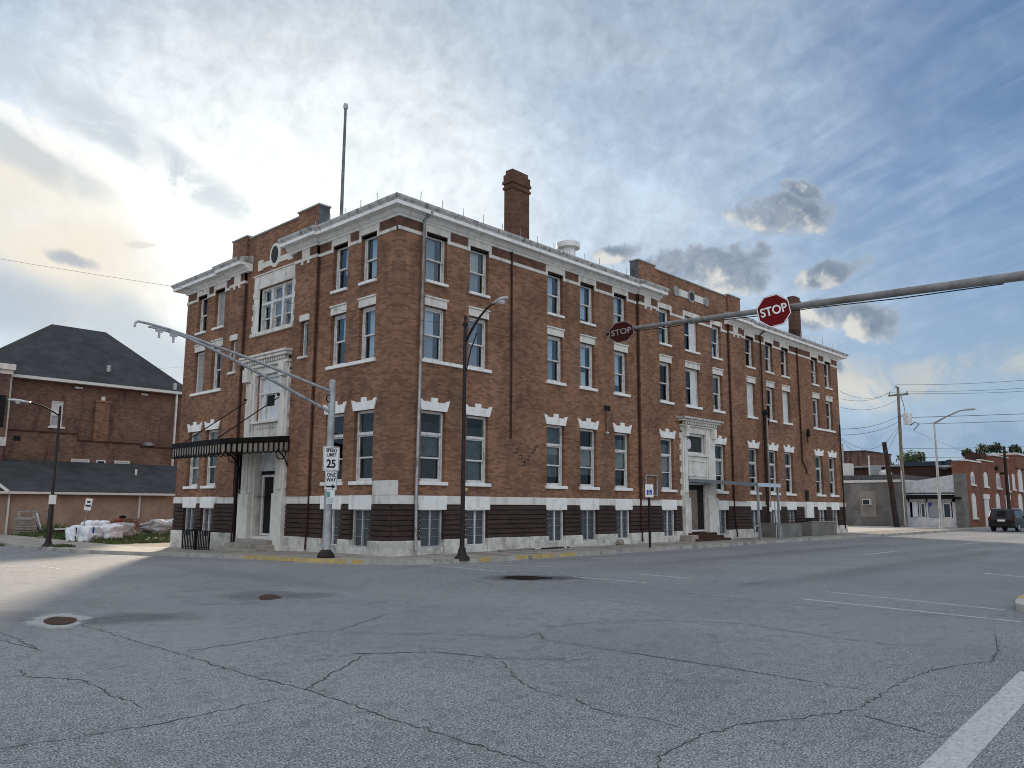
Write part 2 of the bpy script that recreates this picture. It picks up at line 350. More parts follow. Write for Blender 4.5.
def asphalt():
    m, B, p, _ = new_mat('asphalt'); P = pos(B); x, y, z = B.xyz(P)
    fine = B.noise(P, 60, 1, .6); mid = B.noise(P, 24, 2, .7)
    big = B.noise(P, .22, 5, .6, .4); patch = B.noise(P, 1.1, 4, .6)
    base = B.mix(B.ss(big, .32, .68), (.196, .199, .204), (.270, .272, .274))
    lane = B.noise(B.comb(B.m('MULTIPLY', x, .03), B.m('MULTIPLY', y, .55), 0.0), 1.0, 3, .5)
    base = B.mix(B.m('MULTIPLY', B.ss(lane, .42, .62), B.ss(x, -6, 14, 0, .5)), base, (.135, .139, .147))
    sp = B.m('ADD', B.m('MULTIPLY', fine, .75), B.m('MULTIPLY', mid, .25))
    base = B.mix(B.ss(sp, .48, .38, 0, .9), base, (.050, .050, .053))
    base = B.mix(B.ss(sp, .53, .63, 0, .95), base, (.56, .56, .55))
    g9 = B.noise(P, 9, 3, .7); g3 = B.noise(P, 3.2, 3, .65)
    base = B.mix(B.ss(g9, .5, .68, 0, .35), base, (.38, .38, .38)); base = B.mix(B.ss(g9, .47, .33, 0, .4), base, (.10, .10, .104)); base = B.mix(B.ss(g3, .48, .34, 0, .3), base, (.12, .12, .125))
    base = B.mix(B.ss(patch, .58, .78, 0, .30), base, (.11, .11, .113))
    stain = B.noise(B.comb(B.m('MULTIPLY', x, .35), B.m('MULTIPLY', y, 1.2), 5.0), .8, 4, .6)
    base = B.mix(B.ss(stain, .60, .80, 0, .55), base, (.075, .075, .078))
    # soft stains: tar and damp round the pot-holes, pale grit round the first, oil in the lanes
    wob = B.vm('SCALE', B.vm('SUBTRACT', B.noise(P, 1.7, 4, .6, col=True), (.5, .5, .5)), scale=.9)
    Q = B.vm('ADD', P, wob)
    def spot(cx, cy, rot, a, b):
        r = R_(rot); c_, s_ = math.cos(r), math.sin(r); q = B.vm('SUBTRACT', Q, (cx, cy, 0))
        u = B.vm('DOT_PRODUCT', q, (c_ / a, s_ / a, 0)); v_ = B.vm('DOT_PRODUCT', q, (-s_ / b, c_ / b, 0))
        return B.m('MULTIPLY_ADD', u, u, B.m('MULTIPLY', v_, v_))
    for cx, cy, rot, a, b, st in ((-11.4, -7.9, 72, .9, .75, .45), (-10.8, -8.2, 66, .6, .6, .3), (-8.2, -6.4, 60, 1.0, .8, .45), (-7.5, -7.1, 58, .6, .6, .4), (-12.7, -6.3, 72, .9, .6, .35), (-1.6, -7.4, 43, .9, 1.1, .8), (-.8, -8.0, 43, .6, .6, .6),
            (12, -12.5, 0, 12, .8, .25), (14, -6.8, 0, 11, .7, .2), (-6.2, -2, 88, 8, .6, .15)):
        base = B.mix(B.m('MULTIPLY', B.ss(spot(cx, cy, rot, a, b), .15, 1.3, 1, 0), st), base, (.062, .063, .066))
    rim = B.m('MULTIPLY', B.ss(spot(-12.22, -7.42, 72, .95, .42), .5, 1.25, 1, 0), B.ss(mid, .36, .52))
    base = B.mix(B.m('MULTIPLY', rim, .6), base, (.60, .59, .56))
    # hairline cracking
    v = B.n('ShaderNodeTexVoronoi'); v.feature = 'DISTANCE_TO_EDGE'; v.inputs['Scale'].default_value = .36
    wv = B.vm('ADD', P, B.vm('SCALE', B.vm('SUBTRACT', B.noise(P, 1.3, 5, .65, col=True), (.5, .5, .5)), scale=1.1))
    B.put(v.inputs['Vector'], wv)
    hair = B.m('MULTIPLY', B.ss(v.outputs['Distance'], .0, .007, 1, 0), B.ss(B.noise(P, .35, 2, .5), .48, .60))
    base = B.mix(B.m('MULTIPLY', hair, .55), base, (.05, .05, .052))
    B.put(p.inputs['Base Color'], base); p.inputs['Roughness'].default_value = .92; p.inputs['Specular IOR Level'].default_value = .2
    bump(B, p, sp, .5, .008)
asphalt()

# ------------------------------------------------------------------ helpers: geometry
def gz(x, y):
    t = min(1, max(0, (y - 1) / 16.)); return -.3 * t * t * (3 - 2 * t)

class MB:
    """collects shapes; build() links them as one mesh object"""
    def __init__(s): s.v = []; s.f = []; s.mi = []; s.sm = []; s.cur = 0; s.mats = []
    def use(s, m):
        if m not in s.mats: s.mats.append(m)
        s.cur = s.mats.index(m); return s
    def add(s, vs, fs, smooth=False):
        b = len(s.v); s.v += [tuple(v) for v in vs]
        for f in fs: s.f.append([b + i for i in f]); s.mi.append(s.cur); s.sm.append(smooth)
        return s
    def box(s, x0, x1, y0, y1, z0, z1):
        return s.add([(x0, y0, z0), (x1, y0, z0), (x1, y1, z0), (x0, y1, z0), (x0, y0, z1), (x1, y0, z1), (x1, y1, z1), (x0, y1, z1)],
                     [(3, 2, 1, 0), (4, 5, 6, 7), (0, 1, 5, 4), (1, 2, 6, 5), (2, 3, 7, 6), (3, 0, 4, 7)])
    def fbox(s, F, u0, u1, d0, d1, z0, z1):
        a = F(u0, d0, z0); b = F(u1, d1, z1)
        return s.box(min(a[0], b[0]), max(a[0], b[0]), min(a[1], b[1]), max(a[1], b[1]), min(a[2], b[2]), max(a[2], b[2]))
    def bar(s, p, q, w, h):
        """square bar between two points"""
        p = Vector(p); q = Vector(q); t = (q - p).normalized(); a = Vector((0, 0, 1)) if abs(t.z) < .9 else Vector((1, 0, 0))
        e1 = t.cross(a).normalized() * w / 2; e2 = e1.cross(t).normalized() * h / 2
        c = [-e1 - e2, e1 - e2, e1 + e2, -e1 + e2]
        return s.add([p + k for k in c] + [q + k for k in c], [(3, 2, 1, 0), (4, 5, 6, 7), (0, 1, 5, 4), (1, 2, 6, 5), (2, 3, 7, 6), (3, 0, 4, 7)])
    def tube(s, pts, r, n=8, cap=True):
        pts = [Vector(p) for p in pts]; rs = r if isinstance(r, (list, tuple)) else [r] * len(pts)
        vs = []; fs = []; a = None
        for i, p in enumerate(pts):
            t = (pts[min(i + 1, len(pts) - 1)] - pts[max(i - 1, 0)]).normalized()
            if a is None: a = t.cross(Vector((0, 0, 1)) if abs(t.z) < .9 else Vector((1, 0, 0))).normalized()
            a = (a - t * a.dot(t)).normalized(); b = t.cross(a)
            vs += [p + (a * math.cos(2 * math.pi * k / n) + b * math.sin(2 * math.pi * k / n)) * rs[i] for k in range(n)]
        for i in range(len(pts) - 1):
            for k in range(n): fs.append((i * n + k, i * n + (k + 1) % n, (i + 1) * n + (k + 1) % n, (i + 1) * n + k))
        s.add(vs, fs, True)
        if cap:
            L = len(pts) - 1
            s.add([vs[k] for k in range(n)], [tuple(range(n))[::-1]]); s.add([vs[L * n + k] for k in range(n)], [tuple(range(n))])
        return s
    def prism(s, poly, fn, a, b):
        """poly in 2D, fn(u,v,w)->xyz, extruded from w=a to w=b"""
        n = len(poly); vs = [fn(u, v, a) for u, v in poly] + [fn(u, v, b) for u, v in poly]
        return s.add(vs, [tuple(range(n))[::-1], tuple(range(n, 2 * n))] + [(i, (i + 1) % n, n + (i + 1) % n, n + i) for i in range(n)])
    def lathe(s, prof, c, n=16):
        vs = []; fs = []
        for r, z in prof:
            for k in range(n): vs.append((c[0] + r * math.cos(2 * math.pi * k / n), c[1] + r * math.sin(2 * math.pi * k / n), c[2] + z))
        for i in range(len(prof) - 1):
            for k in range(n): fs.append((i * n + k, i * n + (k + 1) % n, (i + 1) * n + (k + 1) % n, (i + 1) * n + k))
        fs.append(tuple(range(n))[::-1]); fs.append(tuple(range((len(prof) - 1) * n, len(prof) * n)))
        return s.add(vs, fs, False)
    def build(s, name, mat=None, parent=None, bevel=0, recalc=True):
        me = bpy.data.meshes.new(name)
        me.from_pydata([tuple(v) for v in s.v], [], s.f)
        names = s.mats or [mat]
        for m in names: me.materials.append(MATS[m or mat])
        me.polygons.foreach_set('material_index', s.mi); me.polygons.foreach_set('use_smooth', s.sm)
        bm = bmesh.new(); bm.from_mesh(me)
        if recalc: bmesh.ops.recalc_face_normals(bm, faces=bm.faces[:])
        if bevel: bmesh.ops.bevel(bm, geom=bm.edges[:], offset=bevel, segments=1, affect='EDGES', profile=.5, clamp_overlap=True)
        bm.to_mesh(me); bm.free(); me.update()
        o = bpy.data.objects.new(name, me); COL.objects.link(o)
        if parent is not None: o.parent = parent
        return o

def thing(name, label, cat, loc=(0, 0, 0), rz=0, group=None):
    o = bpy.data.objects.new(name, None); COL.objects.link(o); o.location = loc; o.rotation_euler = (0, 0, rz)
    o.empty_display_size = .3
    return tag(o, label, cat, group)
def tag(o, label, cat, group=None):
    o['label'] = label; o['category'] = cat
    if group: o['group'] = group
    return o
def kind(o, k): o['kind'] = k; return o
def at(o, loc, rz=0): o.location = loc; o.rotation_euler = (0, 0, rz); return o

def text_mesh(txt, size, name, mat, parent, loc, rot, bold=.0, sx=1.0, spacing=1.0, depth=.002):
    cu = bpy.data.curves.new(name, 'FONT'); cu.body = txt; cu.size = size; cu.align_x = 'CENTER'; cu.align_y = 'CENTER'
    cu.extrude = depth; cu.offset = bold; cu.space_line = spacing
    t = bpy.data.objects.new(name, cu); COL.objects.link(t)
    bpy.context.view_layer.update()
    me = bpy.data.meshes.new_from_object(t.evaluated_get(bpy.context.evaluated_depsgraph_get()))
    bpy.data.objects.remove(t); me.materials.clear(); me.materials.append(MATS[mat])
    for v in me.vertices: v.co.x *= sx
    o = bpy.data.objects.new(name, me); COL.objects.link(o); o.parent = parent; o.location = loc; o.rotation_euler = rot
    return o

FR = lambda u, d, z: (u, -d, z)          # facade along the street running east: u = x
FL = lambda u, d, z: (-d, u, z)          # facade along the side street: u = y

def wall(mb, F, u0, u1, z0, z1, d, depth, ops):
    """front skin of a wall at distance d with openings and their reveals"""
    ops = [o for o in ops if o[1] > u0 and o[0] < u1 and o[3] > z0 and o[2] < z1]
    us = sorted({u0, u1, *[max(u0, o[0]) for o in ops], *[min(u1, o[1]) for o in ops]})
    zs = sorted({z0, z1, *[max(z0, o[2]) for o in ops], *[min(z1, o[3]) for o in ops]})
    for a, b in zip(us, us[1:]):
        run = None
        for c, e in zip(zs, zs[1:]):
            if any(o[0] < (a + b) / 2 < o[1] and o[2] < (c + e) / 2 < o[3] for o in ops):
                continue
            mb.add([F(a, d, c), F(b, d, c), F(b, d, e), F(a, d, e)], [(0, 1, 2, 3)])
    for a, b, c, e in ops:
        a, b, c, e = max(a, u0), min(b, u1), max(c, z0), min(e, z1)
        q = d - depth
        mb.add([F(a, d, c), F(a, q, c), F(a, q, e), F(a, d, e)], [(0, 1, 2, 3)]); mb.add([F(b, d, c), F(b, q, c), F(b, q, e), F(b, d, e)], [(0, 1, 2, 3)])
        mb.add([F(a, d, c), F(b, d, c), F(b, q, c), F(a, q, c)], [(0, 1, 2, 3)]); mb.add([F(a, d, e), F(b, d, e), F(b, q, e), F(a, q, e)], [(0, 1, 2, 3)])
#--PART2--
# ================================================================== the setting: road, pavements, ground
def sheet(name, xs, ys, mat, dz=0, k='structure'):
    mb = MB(); n = len(xs)
    vs = [(x, y, gz(x, y) + dz) for y in ys for x in xs]
    fs = [(j * n + i, j * n + i + 1, (j + 1) * n + i + 1, (j + 1) * n + i) for j in range(len(ys) - 1) for i in range(n - 1)]
    return kind(mb.add(vs, fs, True).build(name, mat, recalc=False), k)
sheet('road', [-900, -300, -100, -60] + list(range(-40, 81, 4)) + [100, 150, 300, 900], [-900, -300, -100, -40, -30, -20, -10, -4, 0] + [1 + i for i in range(18)] + [22, 30, 40, 60, 100, 200, 400, 900], 'asphalt')

kerb = [(-4.4, 60), (-4.4, 30), (-4.4, 20), (-4.2, 17.5), (-3.7, 15), (-3.3, 12.5), (-3.2, 10), (-3.15, 8), (-3.1, 6), (-3.0, 4), (-2.9, 2.5), (-2.65, .9), (-2.1, -.6), (-1.2, -1.7), (0, -2.4), (1.3, -2.72), (3, -2.75), (10, -2.75), (20, -2.75), (32, -2.75), (45, -2.75), (60, -2.75), (100, -2.75)]
inner = [(-1.1, 60), (-1.1, 30), (-1.1, 20), (-1.1, 17.5), (-.2, 15.8), (.1, 12.5), (.1, 10), (.1, 8), (.1, 6), (.1, 4), (.1, 2.5), (.1, .9), (.1, .5), (.1, .3), (.1, .1), (1.3, .1), (3, .1), (10, .1), (20, .1), (32, .1), (45, .1), (60, .1), (100, .1)]
mb = MB().use('concrete')
def inset(i, w=.16):
    a = Vector(kerb[i]); b = Vector(inner[i]); t = (b - a).normalized(); return tuple(a + t * w)
tops = [(x, y, gz(x, y) + .13) for x, y in map(inset, range(len(kerb)))]; inn = [(x, y, gz(x, y) + .13) for x, y in inner]
for i in range(len(kerb) - 1): mb.add([tops[i], tops[i + 1], inn[i + 1], inn[i]], [(0, 1, 2, 3)])
kind(mb.build('sidewalk', 'concrete'), 'structure')
mb = MB()
for i in range(len(kerb) - 1):
    (x, y), (x2, y2) = kerb[i], kerb[i + 1]; z, z2 = gz(x, y), gz(x2, y2)
    mb.add([(x, y, z - .1), (x2, y2, z2 - .1), (x2, y2, z2 + .134), (x, y, z + .134)], [(0, 1, 2, 3)])
    a, b = tops[i], tops[i + 1]
    mb.add([(x, y, z + .134), (x2, y2, z2 + .134), (b[0], b[1], b[2] + .004), (a[0], a[1], a[2] + .004)], [(0, 1, 2, 3)])
kind(mb.build('kerb', 'kerb_stone'), 'structure')

# pavement joints
mb = MB()
for x in [3 + 1.55 * i for i in range(37)]: mb.box(x, x + .018, -2.58, -.12, .131, .134)
for i in range(8): mb.add([(-3 + .0, 3.2 + i * 1.55, gz(0, 3.2 + i * 1.55) + .133), (-.1, 3.2 + i * 1.55, gz(0, 3.2 + i * 1.55) + .133), (-.1, 3.22 + i * 1.55, gz(0, 3.22 + i * 1.55) + .133), (-3, 3.22 + i * 1.55, gz(0, 3.22 + i * 1.55) + .133)], [(0, 1, 2, 3)])
mb.box(3, 60, -1.35, -1.333, .131, .134)
kind(mb.build('sidewalk_joints', 'crack_fill'), 'structure')

# yellow kerb paint
mb = MB()
def kerb_pt(s0):
    return s0
def paint_run(pts, seg):
    for (a, b) in seg:
        p = Vector(pts[0]) + (Vector(pts[1]) - Vector(pts[0])) * a; q = Vector(pts[0]) + (Vector(pts[1]) - Vector(pts[0])) * b
        t = (q - p).normalized(); n = Vector((-t.y, t.x)) * .075
        L = lambda v, s_: (v.x + n.x * (s_ + 1), v.y + n.y * (s_ + 1), gz(v.x, v.y) + .139)
        mb.add([L(p, -1), L(q, -1), L(q, 1), L(p, 1)], [(0, 1, 2, 3)])
        f = lambda v, z: (v.x - n.x * .03, v.y - n.y * .03, gz(v.x, v.y) + z)
        mb.add([f(p, .02), f(q, .02), f(q, .137), f(p, .137)], [(0, 1, 2, 3)])
for i in range(9, 12): paint_run((kerb[i], kerb[i + 1]), [(0, .46), (.5, .98)] if i % 2 else [(0, .97)])
paint_run((kerb[12], kerb[13]), [(.1, .35)])
paint_run((kerb[15], kerb[16]), [(.05, .35)]); paint_run((kerb[16], kerb[17]), [(0, .09), (.12, .3), (.33, .45)])
kind(mb.build('kerb_paint', 'yellow_paint'), 'structure')

# road markings
mb = MB()
def mark(x0, y0, x1, y1, w, gaps=0):
    a = Vector((x0, y0)); b = Vector((x1, y1)); t = (b - a).normalized(); n = Vector((-t.y, t.x)) * w / 2
    N = max(1, int((b - a).length / 1.0))
    for i in range(N):
        p = a + (b - a) * (i / N); q = a + (b - a) * ((i + 1) / N)
        j = random.uniform(.8, 1.1)
        if gaps and random.random() < gaps: continue
        mb.add([(v.x + n.x * s_ * j, v.y + n.y * s_ * j, gz(v.x, v.y) + .004) for v, s_ in ((p, -1), (q, -1), (q, 1), (p, 1))], [(0, 1, 2, 3)])
for i in range(7): mark(14.9 + 13.2 * i, -9.55, 18.9 + 13.2 * i, -9.52, .13)
mark(.61, -14.0, -.2, -17.5, .10); mark(-1.1, -14.2, -1.72, -18.1, .12)
mark(8.5, -15.2, 7.6, -16.9, .12); mark(8.45, -15.15, 8.75, -15.2, .2)
mark(-.47, -2.3, -.6, -5.8, .10, .25); mark(.72, -3.5, 1.7, -5.5, .10, .2)
mark(-.48, -8.0, -.5, -10.2, .10, .2); mark(1.45, -8.6, 1.27, -10.3, .10, .1); mark(5.36, -4.0, 6.77, -4.5, .12, .3)
mark(-8.53, 6.7, -8.74, 2.6, .07, .5)
kind(mb.build('road_markings', 'road_paint'), 'structure')
mb = MB(); mark(-6.2, -19.05, -10.9, -19.33, .27)
kind(mb.build('stop_line', 'stop_paint'), 'structure')

# tar-dark cracks
CR = """[[(-12.12,-8.18),(-12.16,-10.58),(-12.15,-11.47),(-12.19,-12.61),(-12.19,-13.35),(-12.15,-14.16),(-12.17,-14.77),(-12.24,-15.82),(-12.26,-16.66),(-12.29,-17.24),(-12.33,-17.5)],[(-14.79,-14.21),(-14.74,-14.23),(-14.24,-14.31),(-13.61,-14.38),(-12.81,-14.31),(-12.23,-14.29)],[(-12.15,-14.16),(-11.72,-13.83),(-11.01,-13.32),(-10.5,-12.93)],[(-12.0,-11.33),(-11.06,-11.24),(-10.15,-11.08),(-9.78,-11.31),(-8.07,-10.27)],[(-13.8,-11.15),(-13.81,-11.64),(-13.48,-12.18),(-13.49,-12.81),(-13.55,-13.15),(-13.51,-13.41),(-13.52,-13.86)],[(-9.78,-11.56),(-8.92,-12.55),(-8.4,-13.54),(-7.91,-13.42),(-8.3,-13.87),(-8.3,-15.13),(-8.29,-16.78),(-8.37,-18.18)],[(-10.73,-12.89),(-9.92,-13.52),(-9.67,-14.4),(-8.92,-15.25)],[(-9.79,-14.54),(-10.27,-15.15),(-10.61,-15.72),(-10.63,-16.22),(-10.81,-16.72),(-10.73,-17.26),(-10.84,-17.71)],[(-11.87,-17.91),(-11.47,-17.76),(-10.84,-17.71),(-10.35,-17.75),(-9.85,-18.03),(-9.19,-18.27),(-8.39,-18.21),(-7.37,-18.15),(-6.6,-18.24),(-5.74,-18.53),(-4.84,-18.4),(-3.3,-18.01)],[(-9.35,-18.39),(-9.48,-18.8),(-9.62,-19.29)],[(-4.12,-11.05),(-4.06,-12.03),(-4.29,-13.05)],[(-7.38,-13.15),(-6.43,-13.36),(-5.73,-13.75),(-5.32,-14.45),(-5.02,-15.05),(-5.22,-15.7),(-5.39,-16.54),(-5.37,-17.77)],[(-1.77,-11.51),(-1.94,-13.16),(-2.04,-14.21),(-2.09,-15.4)],[(-13.35,-8.85),(-13.22,-10.01),(-13.15,-8.09)],[(-3.84,-6.03),(-2.97,-6.85),(-3.5,-8.37)]]"""
mb = MB(); rc = random.Random(3)
for line in eval(CR):
    w0 = rc.uniform(.006, .013); pts = []
    for a, b in zip(line, line[1:]):
        a = Vector(a); b = Vector(b); n = max(2, int((b - a).length / .07)); t = (b - a).normalized(); q = Vector((-t.y, t.x))
        for i in range(n):
            pts.append(a + (b - a) * (i / n) + q * rc.gauss(0, .016))
    L = []; Rr = []
    for i, p in enumerate(pts):
        t = (pts[min(i + 1, len(pts) - 1)] - pts[max(0, i - 1)]).normalized(); q = Vector((-t.y, t.x)); w = w0 * rc.uniform(.35, 1.25) * min(1, (len(pts) - i) / 10 + .2)
        L.append((p.x + q.x * w, p.y + q.y * w, .004)); Rr.append((p.x - q.x * w, p.y - q.y * w, .004))
    n = len(pts); mb.add(L + Rr, [(i, i + 1, n + i + 1, n + i) for i in range(n - 1)])
kind(mb.build('road_cracks', 'crack_fill', recalc=False), 'structure')

def pool(name, c, a, b, rot, mat, dz, seed, k='structure', parent=None, jag=.18):
    rr = random.Random(seed); mb = MB(); n = 40; vs = []
    ph = [rr.uniform(0, 6.28) for _ in range(5)]
    for i in range(n):
        t = 2 * math.pi * i / n; r = 1 + sum(jag / (j + 1) * math.sin((j + 2) * t + ph[j]) for j in range(5)) * .6
        u, v = a * r * math.cos(t), b * r * math.sin(t)
        vs.append((c[0] + u * math.cos(rot) - v * math.sin(rot), c[1] + u * math.sin(rot) + v * math.cos(rot), dz))
    o = mb.add(vs, [tuple(range(n))]).build(name, mat, parent, recalc=False)
    if k: kind(o, k)
    return o
VIEW = R_(43.4)
pool('pothole_floor', (-12.2, -7.5), .50, .22, R_(72), 'rust_dirt', .008, 2, jag=.1)
pool('pothole_floor', (-8.3, -6.85), .42, .24, R_(60), 'rust_dirt', .004, 4, jag=.25)
pool('puddle', (-1.55, -7.4), .42, .75, VIEW - .2, 'water', .008, 8, jag=.3)

# corner of the opposite pavement with its ramp
isl = [(-.45, -17.9), (-.2, -17.65), (.5, -17.5), (1.9, -17.4), (40, -17.4), (40, -40), (-.9, -40), (-.9, -18.9), (-.75, -18.2)]
mb = MB().use('pale_concrete').prism(isl, lambda u, v, w: (u, v, w), -.1, .13)
kind(mb.build('opposite_sidewalk'), 'structure')
mb = MB().prism([(.35, -17.75), (1.5, -17.7), (1.5, -18.6), (.35, -18.6)], lambda u, v, w: (u, v, w), .13, .138)
kind(mb.build('ramp_tactile_strip', 'loose_brick'), 'structure')
mb = MB().box(.9, 5, -17.60, -17.44, .131, .14); kind(mb.build('ramp_kerb_paint', 'yellow_paint'), 'structure')

# open lots
sheet('vacant_lot', [-1.1, 2, 6, 10, 15, 22, 34], [16.1, 18, 21, 25, 30, 36, 44], 'soil', .11)
mb = MB().add([(38.2, .1, .134), (59.9, .1, .134), (59.9, 14, .1), (38.2, 14, .1)], [(0, 1, 2, 3)]); kind(mb.build('concrete_lot', 'pale_concrete', recalc=False), 'structure')

# ================================================================== the corner building
BLD = thing('brick_building', 'three storey brown brick corner building with white cornice and flagpole', 'building')
XS = [1.74, 3.88, 8.32, 10.47, 12.92, 16.62, 19.14, 21.68, 25.45, 27.84, 29.96, 34.34, 36.47]
YS = [1.67, 3.42, 12.78, 14.46]
TOP = 11.72
opsR, opsL = [], []
for i, x in enumerate(XS):
    w = .68 if i == 6 else .5
    opsR += [(x - w, x + w, 9.66, 11.42), (x - w, x + w, 6.81, 8.74)]
    if i != 6: opsR.append((x - .56, x + .56, 2.57, 5.03))
for y in YS:
    opsL += [(y - .47, y + .47, 9.66, 11.42), (y - .47, y + .47, 6.81, 8.74), (y - .56, y + .56, 2.57, 5.03)]
DOOR_R = (18.25, 20.05, .55, 5.4); DOOR_L = (7.2, 8.9, .55, 7.0)
bR = [(x - .52, x + .52, .36, 1.61) for i, x in enumerate(XS) if i != 6]; bL = [(y - .52, y + .52, .36, 1.61) for y in YS]
SLITS = [(5.24, 5.76, 7.4, 8.78), (10.78, 11.3, 7.4, 8.78)]; TRI = (6.66, 9.24, 8.86, 10.74)

mb = MB()
wall(mb, FR, 0, 14.3, 2.09, 11.34, 0, .34, opsR); wall(mb, FR, 15.7, 22.95, 2.09, 13.27, 0, .34, opsR + [DOOR_R]); wall(mb, FR, 24.3, 38.15, 2.09, 11.34, 0, .34, opsR)
wall(mb, FR, 14.3, 15.7, 2.09, 11.34, .12, .34, []); wall(mb, FR, 22.95, 24.3, 2.09, 11.34, .12, .34, [])
wall(mb, FL, 0, 4.85, 2.09, 11.34, 0, .34, opsL); wall(mb, FL, 6.3, 10.4, 2.09, 13.2, 0, .34, [DOOR_L, TRI]); wall(mb, FL, 11.65, 16.05, 2.09, 11.34, 0, .34, opsL)
wall(mb, FL, 4.85, 6.3, 2.09, 11.34, .12, .34, SLITS); wall(mb, FL, 10.4, 11.65, 2.09, 11.34, .12, .34, SLITS)
for F, us in ((FR, (14.3, 15.7, 22.95, 24.3)), (FL, (4.85, 6.3, 10.4, 11.65))):
    for u in us: mb.add([F(u, 0, 2.09), F(u, .12, 2.09), F(u, .12, 11.8), F(u, 0, 11.8)], [(0, 1, 2, 3)])
# parapets with their raised end piers
mb.fbox(FR, 14.3, 15.7, -.38, .118, 11.35, 13.36); mb.fbox(FR, 22.95, 24.3, -.38, .118, 11.35, 13.36)
mb.fbox(FR, 15.7, 22.95, -.35, -.003, 11.9, 13.26)
mb.fbox(FL, 4.85, 6.3, -.38, .118, 11.35, 13.3); mb.fbox(FL, 10.4, 11.65, -.38, .118, 11.35, 13.3); mb.fbox(FL, 6.3, 10.4, -.35, -.003, 11.9, 13.19)
# rear walls
mb.add([(38.15, 0, 0), (38.15, 16.05, -.4), (38.15, 16.05, 11.8), (38.15, 0, 11.8)], [(0, 1, 2, 3)])
mb.add([(0, 16.05, -.5), (38.15, 16.05, -.5), (38.15, 16.05, 11.8), (0, 16.05, 11.8)], [(0, 1, 2, 3)])
mb.build('wall', 'brick', BLD)
# coarse frieze under the cornice
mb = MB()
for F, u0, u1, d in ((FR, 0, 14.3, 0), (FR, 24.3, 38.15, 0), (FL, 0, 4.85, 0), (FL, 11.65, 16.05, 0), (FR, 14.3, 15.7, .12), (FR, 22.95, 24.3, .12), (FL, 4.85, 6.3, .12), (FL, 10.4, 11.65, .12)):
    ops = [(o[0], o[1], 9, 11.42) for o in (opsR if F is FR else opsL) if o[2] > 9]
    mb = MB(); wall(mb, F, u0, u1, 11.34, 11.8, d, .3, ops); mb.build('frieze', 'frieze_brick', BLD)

# rusticated basement in dark brick: courses with deep joints
NC = 7; hc = 1.2 / NC; rb = random.Random(5)
def piers(u0, u1, ops, g):
    cuts = sorted((o[0] - g, o[1] + g) for o in ops if o[0] > u0 and o[1] < u1); segs = []; a = u0
    for c, e in cuts: segs.append((a, c)); a = e
    return segs + [(a, u1)], cuts
for F, u0, u1, ops in ((FR, .02, 17.75, bR), (FR, 20.98, 38.15, bR), (FL, .02, 6.4, bL), (FL, 9.74, 16.05, bL)):
    for a, b in piers(u0, u1, ops, .02)[0]:
        mb = MB()
        for k in range(NC):
            mb.fbox(F, a, b, -.3, .05, .6 + k * hc, .6 + (k + 1) * hc - .04)
            mb.fbox(F, a, b, -.3, -.012, .6 + (k + 1) * hc - .04, .6 + (k + 1) * hc)
        mb.build('basement_wall', 'basement_brick', BLD)
# rough limestone base blocks
for F, u0, u1, ops in ((FR, -.08, 17.7, bR), (FR, 21.0, 38.2, bR), (FL, .0, 6.4, bL), (FL, 9.74, 16.1, bL)):
    segs, cuts = piers(u0, u1, ops, 0)
    for a, b in segs:
        n = max(1, round((b - a) / 1.3)); zb = -.2 if F is FR else -.4; mb = MB()
        for k in range(n):
            p, q = a + (b - a) * k / n, a + (b - a) * (k + 1) / n
            mb.fbox(F, p + .004, q - .004, -.3, .10 + rb.uniform(-.012, .012), zb, .60 + rb.uniform(-.015, .01))
        mb.build('stone_base', 'rough_stone', BLD, bevel=.025)
    for c, e in cuts: MB().fbox(F, c + .004, e - .004, -.3, .06, -.3, .355).build('basement_sill', 'rough_stone', BLD, bevel=.015)
# stone band
for F, u0, u1 in ((FR, -.044, 17.8), (FR, 20.95, 38.2), (FL, .0, 6.4), (FL, 9.74, 16.1)):
    MB().fbox(F, u0, u1, -.3, .05, 1.802, 2.09).build('stone_band', 'limestone', BLD, bevel=.012)
MB().fbox(FL, -.02, 1.0, -.25, .055, 2.096, 2.58).fbox(FR, -.05, .2, -.2, .055, 2.096, 2.58).build('cornerstone', 'limestone', BLD, bevel=.012)

# upper belt course between the third floor window heads
def belt(F, u0, u1, d, ops):
    a = u0
    for c, e in sorted((o[0] - .12, o[1] + .12) for o in ops if o[2] > 9 and o[0] > u0 and o[1] < u1):
        MB().fbox(F, a, c, d - .1, d + .04, 11.2, 11.33).build('belt_course', 'limestone', BLD, bevel=.01); a = e
    MB().fbox(F, a, u1, d - .1, d + .04, 11.2, 11.33).build('belt_course', 'limestone', BLD, bevel=.01)
belt(FR, -.04, 14.3, 0, opsR); belt(FR, 15.7, 22.95, 0, opsR); belt(FR, 24.3, 38.19, 0, opsR); belt(FL, 0, 4.85, 0, opsL); belt(FL, 11.65, 16.09, 0, opsL)
for F, a, b in ((FR, 14.27, 15.72), (FR, 22.93, 24.33), (FL, 4.82, 6.4), (FL, 10.35, 11.68)):
    mb = MB().fbox(F, a, b, 0, .16, 11.2, 11.33); m_ = (a + b) / 2
    mb.fbox(F, m_ - .27, m_ + .27, .02, .15, 11.335, 11.76)
    for q in (-.22, .22): mb.fbox(F, m_ + q - .06, m_ + q + .06, .02, .18, 11.06, 11.198)
    mb.build('pier_bracket', 'limestone', BLD, bevel=.01)

